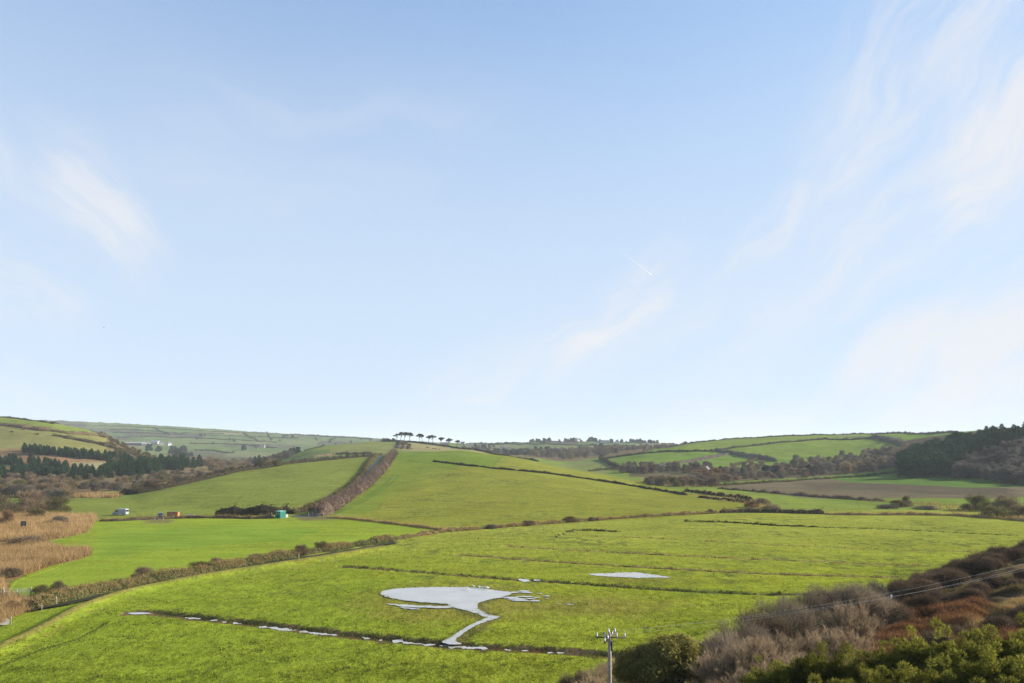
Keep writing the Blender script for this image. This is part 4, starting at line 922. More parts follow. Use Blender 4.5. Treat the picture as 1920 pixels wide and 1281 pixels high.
def gorse_mesh(rx, h, n):
    mb = MB(); C, r = lobes(rx, h, 16, 0)
    r[1:] *= .8; C = np.concatenate([C, C[rng.integers(1, len(C), 70)]+rng.normal(0, .42, (70, 3))]); r = np.concatenate([r, rng.uniform(.20, .36, 70)])
    P, dv, rr = in_lobes(C, r, n, .55, 1.0); ok = P[:, 2] > -.1; P, dv = P[ok], dv[ok]
    blades(mb, P, unit(dv+np.array([0, 0, .7])+.5*rdir(len(P))), rng.uniform(.07, .17, len(P)), rng.uniform(.025, .055, len(P)), 0)
    mb.tube([(0, 0, -.6), (0, 0, h*.5)], [.09, .05], 6, 1)
    return mb.mesh('gorse_mesh', [M['gorse'], M['bark']])
GOR = [gorse_mesh(1.5, 2.6, 26000) for _ in range(4)]
for k, (px_, D, s_) in enumerate([(1440, 38, .95), (1485, 37.5, 1.02), (1530, 37, 1.0), (1575, 36.5, 1.05), (1620, 36, 1.0), (1665, 36, 1.05), (1710, 35.5, 1.02), (1755, 35, 1.06), (1800, 35, 1.05), (1845, 34.5, 1.08), (1890, 34.5, 1.1), (1935, 34, 1.1), (1980, 34, 1.1)]):
    put(GOR[k % 4], 'gorse_bush', at(px_, D), s_, 'yellow green gorse bush in the back row at bottom right', 'gorse', 'gorse bushes in the back row')
for k, (px_, D, s_) in enumerate([(1500, 33, .95), (1560, 32, 1.0), (1620, 31.5, .95), (1680, 31, 1.0), (1740, 31, 1.0), (1800, 30.5, 1.0), (1860, 30, 1.05), (1920, 30, 1.05), (1980, 30, 1.1)]):
    put(GOR[(k*3+1) % 4], 'gorse_bush', at(px_, D), s_, 'dark green gorse bush in the front row along bottom edge', 'gorse', 'gorse bushes in the front row')
for px_, D, s_, lb in [(1235, 40, .78, 'gorse bush below the leathery bush at the bottom edge'), (1300, 40, .70, 'gorse bush left of the thicket at the bottom edge'), (1180, 39, .75, 'gorse bush right of the pole at the bottom edge'), (1420, 36, .75, 'gorse bush at the left end of the front row')]:
    put(GOR[int(px_) % 4], 'gorse_bush', at(px_, D), s_, lb, 'gorse')
def mound_mesh(n):
    mb = MB(); C, r = lobes(1.9, 1.7, 12, -.2); P, dv, rr = in_lobes(C, r, n, .6, 1.05); ok = P[:, 2] > -.2; P, dv = P[ok], dv[ok]; h = len(P)//2
    leaves(mb, P[:h], rng.uniform(.07, .20, h), 0, dv[:h]); blades(mb, P[h:], unit(dv[h:]+.6*rdir(len(P)-h)+np.array([0, 0, .3])), rng.uniform(.25, .7, len(P)-h), rng.uniform(.012, .03, len(P)-h), 0)
    mb.tube([(0, 0, -.5), (0, 0, .5)], [.05, .03], 5, 1)
    return mb.mesh('bramble_mesh', [M['bramble'], M['bark']])
MOU = [mound_mesh(8000) for _ in range(3)]
def row(n, a_, b_, jp, jd, sc, lb, grp):
    for k in range(n):
        t = (k+random.uniform(.2, .8))/n
        put(random.choice(MOU), 'bramble_mound', at(a_[0]+(b_[0]-a_[0])*t+random.uniform(-jp, jp), a_[1]+(b_[1]-a_[1])*t+random.uniform(-jd, jd)), random.uniform(*sc), lb, 'bramble', grp)
row(74, (1685, 76), (1965, 101), 14, 9, (.7, 1.2), 'dark purplish bramble mound on the upper bank against the marsh', 'brambles of the upper bank')
row(16, (1705, 63), (1960, 69), 10, 3, (.5, .8), 'dark bramble mound in the band above the bracken', 'brambles above the bracken')
row(13, (1640, 43), (1960, 51), 10, 2.0, (.45, .7), 'dark bramble mound between the bracken and the gorse', 'brambles below the bracken')
row(7, (1560, 50), (1680, 64), 14, 3, (.5, .9), 'bramble mound at the edge of the bare thicket', 'brambles beside the thicket')

# ------------------------------------------------------------------ ground cover that nobody could count
def cover(name, poly, n, dmin, dmax, h, w, T_, mat, lean=.5, clump=None, keep=None):
    poly_ = np.array(poly, float); X = rng.uniform(poly_[:, 0].min(), poly_[:, 0].max(), n*3); Y = rng.uniform(poly_[:, 1].min(), poly_[:, 1].max(), n*3); ins = np.zeros(len(X), bool)
    for (x0, y0), (x1, y1) in zip(poly_, np.roll(poly_, -1, 0)):
        if y0 != y1: ins ^= ((y0 > Y) != (y1 > Y)) & (X < (x1-x0)*(Y-y0)/(y1-y0)+x0)
    if keep:
        kp = np.array(keep, float); inn = np.zeros(len(X), bool)
        for (x0, y0), (x1, y1) in zip(kp, np.roll(kp, -1, 0)):
            if y0 != y1: inn ^= ((y0 > Y) != (y1 > Y)) & (X < (x1-x0)*(Y-y0)/(y1-y0)+x0)
        ins &= ~inn
    X, Y = X[ins][:n], Y[ins][:n]
    G = [pix(a_, b_, dmin) for a_, b_ in zip(X, Y)] if max(Y) > 1100 and min(X) > 1000 or dmin > 200 else None
    if G is None:
        D = F*EYE/(Y-YH); P = np.stack([(X-CX)/F*D, D, gz((X-CX)/F*D, D)], 1)
    else: P = np.array([tuple(v) for v in G])
    P = P[(P[:, 1] > dmin) & (P[:, 1] < dmax)]
    if clump: P = P[(wob(P[:, 0], P[:, 1], clump)+.6*wob(P[:, 1], P[:, 0], clump*.3)+rng.normal(0, .3, len(P))) > .05]
    k = np.clip(1+.3*wob(P[:, 0], P[:, 1], 9)+.25*wob(P[:, 1], P[:, 0], 3), .35, 1.6)
    P = np.repeat(P, T_, 0); k = np.repeat(k, T_); m = len(P); P[:, :2] += rng.normal(0, .16, (m, 2)); P[:, 2] -= .04
    dv = unit(np.array([0, 0, 1.])+lean*rng.normal(size=(m, 3))*np.array([1, 1, .2]))
    mb = MB(); O = P[0].copy(); blades(mb, P-O, dv, h*k*rng.uniform(.55, 1.2, m), rng.uniform(.6, 1.4, m)*w)
    o = mb.obj(name, mat, None, O); o['kind'] = 'stuff'; return o
cover('reed_bed', [(-120,968), (60,962), (130,966), (183,969), (166,997), (120,1008), (85,1014), (-120,1020)], 11000, 110, 260, 1.6, .07, 7, M['reed'], .4)
cover('reed_bed', [(-120,1030), (85,1024), (120,1034), (168,1032), (170,1042), (150,1048), (90,1062), (45,1078), (-120,1092)], 10000, 95, 200, 1.6, .06, 7, M['reed'], .4)
cover('reed_bed', [(-120,1088), (6,1084), (10,1112), (35,1122), (60,1128), (62,1140), (20,1160), (0,1172), (-120,1230)], 5000, 60, 140, 1.2, .045, 7, M['reed'], .45)
cover('reed_bed', [(118,929), (210,927), (232,931), (215,934), (130,934)], 500, 250, 400, 1.8, .2, 5, M['reed'], .28)
cover('reed_bed', [(1180,902), (1340,906), (1345,914), (1240,912)], 700, 330, 560, 1.5, .2, 4, M['reed'], .3)
cover('reed_bed', [(1600,941), (1650,938), (1780,945), (1900,955), (1790,962), (1700,945)], 500, 230, 420, 1.0, .14, 4, M['drygrass'], .3)
cover('reed_bed', [(1280,925), (1345,932), (1420,938), (1450,950), (1420,957), (1395,945), (1340,938)], 700, 230, 420, 1.0, .12, 4, M['drygrass'], .3)
cover('dead_bracken', [(1590,1222), (1615,1165), (1680,1132), (1830,1125), (1870,1140), (1800,1180), (1700,1225)], 6500, 36, 80, .55, .05, 6, M['bracken'], 1.1)
cover('rough_grass', [(1780,1185), (1830,1145), (1960,1110), (1960,1165), (1860,1178)], 3000, 36, 90, .35, .025, 6, M['drygrass'], .5)
cover('rough_grass', [(1690,1130), (1800,1100), (1960,1062), (1960,1100), (1830,1122)], 3500, 45, 110, .4, .03, 6, M['bank'], .6)
cover('dead_bracken', [(1590,1245), (1650,1215), (1800,1195), (1960,1160), (1960,1200), (1700,1235)], 4500, 34, 70, .6, .04, 6, M['bracken'], .9)
cover('undergrowth', [(1060,1281), (1150,1240), (1330,1220), (1450,1160), (1640,1120), (1640,1281)], 5000, 36, 80, .8, .03, 6, M['willow'], .6)
strip('mud_strip', DW['a'][3:10], .9, .26, 12, M['bank'], 'brown muddy tufts standing in the water of nearest ditch', 'dead plants', off=-.2, wd=.05, gap=.3)
cover('marsh_grass', [(-60,1290), (-60,1250), (100,1178), (230,1130), (430,1085), (700,1040), (900,1000), (1300,975), (1920,985), (1920,1030), (1640,1110), (1400,1175), (1150,1260), (1140,1290)], 56000, 58, 240, .20, .05, 4, M['grass'], .8, None, keep=pond)
cover('marsh_tussocks', [(-60,1290), (-60,1250), (100,1178), (230,1130), (430,1085), (700,1040), (900,1000), (1300,975), (1920,985), (1920,1030), (1640,1110), (1400,1175), (1150,1260), (1140,1290)], 9000, 58, 240, .26, .06, 5, M['rush'], .6, 11, keep=pond)
def shore(name, pts, n, mat, h):
    """short grass growing through the shallow edge of the water"""
    q = outline(pts, .25); k = rng.integers(0, len(q), n); P2 = q[k]+rng.normal(0, .20, (n, 2))
    ok = wob(P2[:, 0], P2[:, 1], 3)+.5*wob(P2[:, 1], P2[:, 0], 1) > -.1; P2 = np.repeat(P2[ok], 5, 0); P2 = P2+rng.normal(0, .09, P2.shape); m = len(P2)
    P = np.stack([P2[:, 0], P2[:, 1], gz(P2[:, 0], P2[:, 1])+.03], 1); O = P[0].copy(); mb = MB()
    blades(mb, P-O, unit(np.array([0, 0, 1.])+.7*rng.normal(size=(m, 3))*np.array([1, 1, .2])), h*rng.uniform(.5, 1.3, m), rng.uniform(.03, .07, m)); o = mb.obj(name, mat, None, O); o['kind'] = 'stuff'
shore('shore_grass', pond, 1300, M['grass'], .13)
shore('shore_rushes', pond, 350, M['bank'], .15)
cover('bank_grass', [(0,1248), (90,1186), (160,1150), (280,1112), (470,1074), (600,1055), (590,1064), (420,1085), (240,1121), (150,1160), (60,1212)], 7000, 58, 180, .30, .045, 5, M['drygrass'], .6, 3)

# ------------------------------------------------------------------ paint, metal, timber
P_ = {
 'white': plain('white_paint', (.62,.62,.60), .45), 'silver': plain('van_paint', (.27,.29,.32), .35, noise=.06, spec=.5), 'glass': plain('dark_glass', (.015,.018,.022), .08, noise=.05, spec=.6),
 'rubber': plain('tyre_rubber', (.02,.02,.02), .85), 'rim': plain('wheel_steel', (.30,.30,.31), .4, .6), 'navy': plain('dark_blue_paint', (.035,.05,.10), .3, noise=.06, spec=.5),
 'green': plain('green_steel', (.010,.15,.115), .5, noise=.12), 'dgreen': plain('dark_green_steel', (.006,.07,.055), .6), 'timber': plain('orange_timber', (.36,.15,.065), .8, noise=.25, scale=3),
 'dtimber': plain('dark_timber', (.07,.045,.035), .85, noise=.2), 'felt': plain('roof_felt', (.10,.07,.06), .9), 'galv': plain('galvanised_steel', (.42,.44,.45), .45, .5),
 'post': plain('weathered_post', (.26,.22,.17), .9, noise=.2), 'pale': plain('pale_board', (.40,.36,.28), .8), 'black': plain('black_board', (.015,.017,.022), .5), 'red': plain('tail_lamp', (.25,.02,.02), .3), 'lamp': plain('lamp_glass', (.6,.6,.58), .15),
 'pole': plain('pole_wood', (.30,.25,.19), .85, noise=.2, scale=3), 'porc': plain('white_porcelain', (.52,.52,.50), .2, noise=.03, spec=.6), 'wire': plain('wire_metal', (.40,.40,.38), .4, .3, noise=.02), 'iron': plain('dark_iron', (.04,.04,.045), .6),
 'render': plain('white_render', (.40,.39,.365), .8, noise=.05, scale=1), 'slate': plain('slate_roof', (.11,.11,.12), .8, noise=.15), 'sheet': plain('pale_roof_sheet', (.34,.34,.34), .6), 'barn': plain('barn_cladding', (.10,.09,.09), .8), 'brick': plain('pinkish_brick', (.42,.24,.17), .9), 'feather': plain('white_feathers', (.75,.75,.74), .9, noise=.05), 'dfeather': plain('dark_feathers', (.05,.045,.04), .9), 'hide': plain('black_hide', (.02,.018,.016), .9), 'contrail': plant('ice_trail', (.84,.84,.84), (.90,.90,.90), .6, 1, 0),
}
def wheels(e, pts, r, w, axis='y'):
    tm = MB(); n = 16
    prof = [(r*.62, -w/2), (r*.9, -w/2), (r, -w*.3), (r, w*.3), (r*.9, w/2), (r*.62, w/2)]
    v = [(q*math.cos(a), y, q*math.sin(a)) for q, y in prof for a in np.linspace(0, 2*math.pi, n, endpoint=False)]
    tm.poly(v, [(i*n+k, i*n+(k+1) % n, (i+1)*n+(k+1) % n, (i+1)*n+k) for i in range(5) for k in range(n)], 0, True)
    rm = MB(); rm.tube([(0, -w*.45, 0), (0, w*.45, 0)], [r*.62], 12); rm.tube([(0, -w*.52, 0), (0, w*.52, 0)], [r*.16], 8)
    tme, rme = tm.mesh('tyre', P_['rubber']), rm.mesh('rim', P_['rim'])
    for p in pts:
        we = empty('wheel', p); we.parent = e; link('tyre', tme, we); link('rim', rme, we)
def vehicle(name, loc, rz, prof, hw, wins, screen, rear, wpts, wr, paint_, label, cat, low):
    """side profile (x, z) swept across the width, glass set just proud of it; nose towards -x"""
    e = tag(empty(name, loc, rz, .85), label, cat)
    b = MB(); n = len(prof); ring = []
    for y, s_ in ((-hw, .96), (-hw*.93, 1), (hw*.93, 1), (hw, .96)):
        for x, z in prof: ring.append((x*s_ if s_ < 1 else x, y*(1-.10*max(0, (z-low)/max(p[1] for p in prof))), z if z < low else low+(z-low)*(s_*.6+.4)))
    b.poly(ring, [tuple(range(n)), tuple(range(4*n-1, 3*n-1, -1))]+[(j*n+i, (j+1)*n+i, (j+1)*n+(i+1) % n, j*n+(i+1) % n) for j in range(3) for i in range(n)])
    b.obj('body', paint_, e)
    H_ = max(p[1] for p in prof)
    for s_ in (-1, 1):
        for w_ in wins:
            m_ = MB(); c_ = sum(z for x, z in w_)/len(w_); yy = lambda z: hw*(1-.10*max(0, (z-low)/H_))
            v = [(x, s_*(yy(z)+.012), z) for x, z in w_]+[(x, s_*(yy(z)-.03), z) for x, z in w_]; k = len(w_)
            m_.poly(v, [tuple(range(k)), tuple(range(2*k-1, k-1, -1))]+[(i, k+i, k+(i+1) % k, (i+1) % k) for i in range(k)]); m_.obj('side_window', P_['glass'], e)
    for nm, seg in (('windscreen', screen), ('rear_window', rear)):
        if not seg: continue
        (x0, z0), (x1, z1) = seg; m_ = MB(); dx, dz = x1-x0, z1-z0; l_ = math.hypot(dx, dz); nx, nz = -dz/l_*.015, dx/l_*.015
        if nm == 'rear_window': nx, nz = -nx, -nz
        w0, w1 = hw*.86, hw*.78
        v = [(x0+nx, -w0, z0+nz), (x0+nx, w0, z0+nz), (x1+nx, w1, z1+nz), (x1+nx, -w1, z1+nz), (x0-nx, -w0, z0-nz), (x0-nx, w0, z0-nz), (x1-nx, w1, z1-nz), (x1-nx, -w1, z1-nz)]
        m_.poly(v, [(0,1,2,3), (7,6,5,4), (0,4,5,1), (1,5,6,2), (2,6,7,3), (3,7,4,0)]); m_.obj(nm, P_['glass'], e)
    x0 = min(p[0] for p in prof); x1 = max(p[0] for p in prof)
    for s_ in (-1, 1):
        m_ = MB(); m_.box((x0+.06, s_*hw*.72, low*.82), (.12, hw*.3, .16)); m_.obj('headlight', P_['lamp'], e)
        m_ = MB(); m_.box((x1-.03, s_*hw*.80, low*.9), (.08, hw*.16, .3)); m_.obj('tail_light', P_['red'], e)
        m_ = MB(); m_.box((x0+1.15, s_*(hw+.10), low+.12), (.12, .16, .2)); m_.obj('mirror', P_['black'], e)
    m_ = MB(); m_.box((x0+.02, 0, .42), (.14, hw*1.9, .2)); m_.obj('bumper', P_['iron'], e)
    wheels(e, wpts, wr, .22); return e
vp = pix(226, 966, 150)
vehicle('parked_van', vp, R(-6), [(-2.75,.38), (-2.8,.75), (-2.7,1.05), (-1.95,1.25), (-1.15,2.15), (-.85,2.38), (2.6,2.42), (2.78,2.2), (2.78,.40)], 1.0,
  [[(-1.75,1.32), (-1.08,2.02), (-.55,2.02), (-.55,1.32)]], [(-1.90,1.30), (-1.20,2.12)], [(2.79,1.35), (2.79,2.05)],
  [(-1.85,-.85,.34), (-1.85,.85,.34), (1.65,-.85,.34), (1.65,.85,.34)], .35, P_['silver'], 'silver white panel van parked alone on the left hill field', 'van', 1.1)
vehicle('parked_car', pix(301, 969.5, 150), R(115), [(-1.95,.28), (-2.0,.6), (-1.9,.78), (-1.05,.92), (-.45,1.42), (.9,1.46), (1.7,1.0), (1.95,.92), (1.98,.35)], .86,
  [[(-.85,.95), (-.38,1.34), (.15,1.36), (.15,.95)], [(.22,.95), (.22,1.36), (.85,1.36), (1.4,.98)]], [(-1.0,.96), (-.5,1.38)], [(1.62,1.04), (.98,1.42)],
  [(-1.25,-.74,.30), (-1.25,.74,.30), (1.2,-.74,.30), (1.2,.74,.30)], .31, P_['navy'], 'small dark blue car parked left of the orange timber shed', 'car', .8)
# shed
e = tag(empty('timber_shed', pix(325, 970.5, 150), R(8), .74), 'flat roofed orange brown timber shed on the grass bank', 'shed')
m_ = MB(); m_.box((0, 0, 1.15), (4.3, 2.3, 2.3))
for k in range(11): m_.box((0, -1.165, .12+k*.205), (4.3, .03, .18))
m_.obj('wall', P_['timber'], e)
m_ = MB(); m_.box((0, 0, 2.37), (4.6, 2.6, .12)); m_.obj('roof', P_['felt'], e)
m_ = MB(); m_.box((-2.17, 0, 1.0), (.05, 1.3, 1.9)); m_.obj('door', P_['dtimber'], e)
# trailer
e = tag(empty('flat_trailer', pix(357, 969, 150), R(5), .7), 'low pale grey trailer parked right of the timber shed', 'trailer')
m_ = MB(); m_.box((0, 0, .62), (3.2, 1.6, .10)); [m_.box((x, y, .82), (3.2 if y else .06, .05 if y else 1.6, .3)) for x, y in ((0, -.78), (0, .78), (1.57, 0), (-1.57, 0))]; m_.obj('bed', P_['galv'], e)
m_ = MB(); m_.tube([(1.6, 0, .55), (2.7, 0, .5)], [.05]); m_.tube([(2.6, 0, .5), (2.6, 0, .02)], [.04]); m_.obj('drawbar', P_['iron'], e)
wheels(e, [(-.1, -.8, .3), (-.1, .8, .3)], .3, .18)
# container
e = tag(empty('storage_container', pix(526, 971.5, 150), R(-24), .8), 'green steel storage container with double doors by the lane entrance', 'container')
m_ = MB(); m_.box((0, 0, 1.38), (2.5, 3.0, 2.5))
for k in range(9):
    for s_ in (-1, 1): m_.box((s_*1.265, -1.25+k*.31, 1.38), (.05, .14, 2.2))
for x in (-1.19, 1.19):
    for y in (-1.44, 1.44): m_.box((x, y, 1.38), (.16, .16, 2.62))
m_.box((0, 0, .09), (2.5, 3.0, .14)); m_.obj('body', P_['green'], e)
m_ = MB(); m_.box((0, 0, 2.70), (2.56, 3.06, .08)); m_.obj('roof', plain('pale_green_roof', (.20, .42, .34), .5), e)
for s_ in (-1, 1):
    d_ = MB(); d_.box((s_*.575, -1.525, 1.38), (1.1, .05, 2.25)); [d_.box((s_*.575, -1.555, .6+k*.5), (.98, .03, .26)) for k in range(4)]; do = d_.obj('door', P_['green'], e)
    l_ = MB(); l_.tube([(s_*.25, -1.60, .3), (s_*.25, -1.60, 2.45)], [.028]); l_.tube([(s_*.8, -1.60, .3), (s_*.8, -1.60, 2.45)], [.028]); l_.box((s_*.45, -1.61, 1.2), (.45, .03, .05)); l_.obj('locking_bar', P_['dgreen'], do)  # locking bars in a darker green than the doors
    n_ = MB(); n_.box((s_*.55, -1.58, 1.95), (.45, .012, .12)); n_.box((s_*.55+.05*s_, -1.58, 1.62), (.30, .012, .16)); n_.obj('notice', P_['white'], do)
e = tag(empty('pallet_board', pix(537.5, 970.5, 150), R(62), .7), 'pale boards leaning on the right side of the green container', 'boards')
m_ = MB(); [m_.box((0, 0, .12+k*.24), (1.6, .06, .2)) for k in range(6)]; m_.obj('board', P_['pale'], e)
m_ = MB(); [m_.box((x, .055, .72), (.08, .05, 1.5)) for x in (-.7, 0, .7)]; m_.obj('batten', P_['post'], e)
# sign
e = tag(empty('notice_sign', pix(44, 994, 100)+Vector((0, 0, .5)), R(8)), 'black notice board with white lines of writing beside the reeds', 'sign')
m_ = MB(); m_.box((0, 0, 1.15), (1.35, .06, 1.35)); pn = m_.obj('panel', P_['black'], e)
m_ = MB(); [m_.box((dx, -.034, z), (w_, .006, .035)) for dx, z, w_ in ((-.1, 1.62, .8), (0, 1.40, 1.0), (.05, 1.28, .75), (-.05, 1.16, .9), (0, .80, 1.0), (-.1, .68, .7))]; m_.obj('lettering', P_['white'], pn)
for s_ in (-1, 1): m_ = MB(); m_.box((s_*.5, .065, .75), (.08, .07, 2.1)); m_.obj('post', P_['dtimber'], e)
# field gates
def gate(loc, rz, w_, mat, label, rails=6, name='field_gate'):
    e = tag(empty(name, loc, rz), label, 'gate')
    m_ = MB(); [m_.tube([(-w_/2, 0, .15+k*1.05/(rails-1)), (w_/2, 0, .15+k*1.05/(rails-1))], [.03]) for k in range(rails)]; m_.obj('rail', mat, e)
    m_ = MB(); [m_.tube([(x, .03, .12), (x, .03, 1.24)], [.03]) for x in (-w_/2, 0, w_/2)]; m_.tube([(-w_/2, .03, .15), (w_/2, .03, 1.2)], [.02]); m_.obj('brace', mat, e)
    for s_ in (-1, 1): m_ = MB(); m_.tube([(s_*(w_/2+.16), 0, -.4), (s_*(w_/2+.16), 0, 1.45)], [.09, .085]); m_.obj('post', P_['post'], e)
gate(pix(32, 1122, 75)+Vector((0, 0, .1)), R(6), 3.4, P_['galv'], 'grey metal field gate between the reeds and the hedge bank')
gate(pix(592, 969.5, 150), R(4), 4.2, P_['post'], 'weathered timber gate across the bottom of the lane', 5)
gate(pix(298, 976, 150)-Vector((0, 0, .45)), R(3), 2.2, P_['pale'], 'pale low rail gate in the brown bank below the shed', 3)
for k, (px_, py_, h_, r_, mat, lb) in enumerate([(106, 1136, 1.25, .07, 'pale', 'pale post beside the stream near the metal gate'), (78, 1147, 1.1, .05, 'post', 'thin post between the metal gate and pale stream post'), (21, 1174, 1.1, .05, 'post', 'thin post by the little pool at far left'),
  (560, 1051, 1.1, .06, 'pale', 'white topped post below the left domed bush'), (604, 1056, 1.1, .06, 'post', 'weathered post right of the domed bushes'), (628, 1057, 1.35, .07, 'post', 'leaning tall post at the left end of pond ditch'),
  (652, 1026, 1.1, .06, 'post', 'post on the hedge bank right of the domed bushes'), (586, 968, 1.3, .09, 'pale', 'pale gatepost between the container and the lane hedge'), (510, 969, 1.3, .09, 'pale', 'short pale post left of the green container'),
  (561, 964, 2.4, .07, 'post', 'tall thin post right of the green container'), (1000, 993, 1.1, .07, 'post', 'left of two posts near the foot of the central hill'), (1019, 995, 1.1, .07, 'post', 'right of two posts near the foot of the central hill'),
  (622, 968, 1.2, .09, 'post', 'fence post at the right foot of lane hedge'), (183, 977, 1.1, .08, 'post', 'post at the left corner of the bright pasture'), (640, 970, 1.1, .08, 'post', 'fence post right of the lane hedge foot')]):
    m_ = MB(); lean_ = .14 if 'leaning' in lb else random.uniform(-.05, .05)
    m_.tube([(0, 0, -.3), (lean_, 0, h_*.95), (lean_*1.05, 0, h_)], [r_, r_*.92, r_*.6], 7); tag(m_.obj('fence_post', P_[mat], None, pix(px_, py_, 75)), lb, 'post')

# ------------------------------------------------------------------ utility pole and wires
def insul(m_, p):
    x, y, z = p; m_.tube([(x, y, z), (x, y, z+.05), (x, y, z+.06), (x, y, z+.13), (x, y, z+.14), (x, y, z+.22), (x, y, z+.26)], [.035, .06, .04, .06, .035, .045, .02], 10)
PZ = at(1143, 43); top = 9.55-PZ.z
e = tag(empty('utility_pole', PZ, R(0)), 'grey wooden utility pole with crossed arms and white insulators', 'utility pole')
m_ = MB(); m_.tube([(0, 0, -1), (0, 0, top*.5), (0, 0, top)], [.15, .13, .105], 14); m_.obj('shaft', P_['pole'], e)
ARMS = [((-.86, -.12, top-.28), (1.02, .10, top-.36)), ((-.42, -.75, top-.44), (.46, .72, top-.20))]
for a_, b_ in ARMS:
    m_ = MB(); v = Vector(b_)-Vector(a_); m_.tube([a_, b_], [.05], 4); ar = m_.obj('crossarm', P_['dtimber'], e)
    for t in (.03, .30, .70, .97):
        q = Vector(a_).lerp(Vector(b_), t); m2 = MB(); insul(m2, (q.x, q.y, q.z+.05)); m2.obj('insulator', P_['porc'], ar)
m_ = MB(); insul(m_, (-.06, -.02, top)); m_.obj('insulator', P_['porc'], e)
m_ = MB(); m_.tube([(.10, -.08, top-.55), (.14, -.10, top-1.15)], [.05], 8); m_.tube([(.06, 0, top-.2), (.16, -.04, top+.12)], [.03], 6); m_.obj('bracket', P_['iron'], e)
P1 = Vector((62, 60, 15.8))
for k, (a_, dz, dy) in enumerate([((-.85, -.12, top-.05), .35, 0), ((1.0, .1, top-.13), 0, .3), ((.2, .4, top), -.45, -.1)]):
    A_ = PZ+Vector(a_); B_ = P1+Vector((0, dy, dz)); cu = [tuple(A_.lerp(B_, t)-Vector((0, 0, 1.5*4*t*(1-t)))) for t in np.linspace(0, 1, 40)]
    m_ = MB(); m_.tube(cu, [.0042], 5); tag(m_.obj('overhead_wire', P_['wire']), ['uppermost of the three thin wires crossing the bramble slope', 'middle of the three thin wires crossing the bramble slope', 'lowest of the three thin wires crossing the bramble slope'][k], 'wire', 'wires over the bramble slope')
e2 = tag(empty('utility_pole', Vector((62, 60, float(gz(62, 60))))), 'wooden utility pole carrying the wires beyond the right edge', 'utility pole')
m_ = MB(); m_.tube([(0, 0, -1), (0, 0, 16.2-float(gz(62, 60)))], [.15, .11], 12); m_.obj('shaft', P_['pole'], e2)
m_ = MB(); m_.tube([(0, -.9, 15.7-float(gz(62, 60))), (0, .9, 15.7-float(gz(62, 60)))], [.05], 4); m_.obj('crossarm', P_['dtimber'], e2)
e = tag(empty('marker_post', at(1671, 62)), 'short grey post with white cap where wires cross the thicket', 'post')
m_ = MB(); m_.tube([(0, 0, -.3), (0, 0, 1.75)], [.07, .06], 8); m_.obj('shaft', P_['post'], e); m_ = MB(); m_.tube([(0, 0, 1.75), (0, 0, 1.8), (0, 0, 2.0), (0, 0, 2.08)], [.05, .085, .085, .04], 10); m_.obj('cap', P_['porc'], e)

# ------------------------------------------------------------------ houses and farm
def house(loc, rz, w_, d_, h_, rh, label, wall='render', roof='slate', chim=1, wins=2, name='house', cat='house'):
    """gabled house; ridge along x, front towards -y"""
    e = tag(empty(name, loc, rz), label, cat); m_ = MB()
    v = [(sx_*w_/2, y, z) for sx_ in (-1, 1) for y, z in ((-d_/2, -.8), (d_/2, -.8), (d_/2, h_), (0, h_+rh), (-d_/2, h_))]
    m_.poly(v, [(0,1,2,3,4), (9,8,7,6,5), (0,4,9,5), (1,6,7,2), (4,3,8,9), (2,7,8,3)]); m_.obj('wall', P_[wall], e)
    m_ = MB(); s_ = rh/(d_/2); ov = .3; t_ = .14
    for sg in (-1, 1):
        y0 = sg*(d_/2+ov); z0 = h_-ov*s_
        q = [(x, y, z) for x in (-w_/2-.2, w_/2+.2) for y, z in ((y0, z0+.02), (0, h_+rh+.02), (0, h_+rh+t_), (y0, z0+t_))]
        m_.poly(q, [(0,1,2,3), (7,6,5,4), (0,4,5,1), (1,5,6,2), (2,6,7,3), (3,7,4,0)])
    ro = m_.obj('roof', P_[roof], e)
    for k in range(chim): m_ = MB(); m_.box(((-1)**k*(w_/2-.5), 0, h_+rh+.35), (.6, .6, 1.3)); m_.obj('chimney', P_['brick'], ro)
    for k in range(wins):
        for z in ((h_*.32, h_*.75) if h_ > 4 else (h_*.55,)):
            x = -w_/2+w_*(k+.5)/wins; m_ = MB(); m_.box((x, -d_/2-.02, z), (.95, .08, 1.1)); m_.obj('window', P_['glass'], e)
    if wins: m_ = MB(); m_.box((w_/2/wins*.02+w_*.02, -d_/2-.02, 1.0), (.9, .08, 2.0)); m_.obj('door', P_['iron'], e)
    return e
house(at(1325, 560)+Vector((0, 0, .5)), R(62), 8, 4.6, 4.6, 2.6, 'white gabled cottage with chimney among the trees', chim=1)
house(pix(255, 835, 1200), R(-4), 47, 14, 5.0, 1.3, 'long dark farm barn with pale sheet roof on far left hillside', 'barn', 'sheet', 0, 0, 'farm_barn', 'barn')
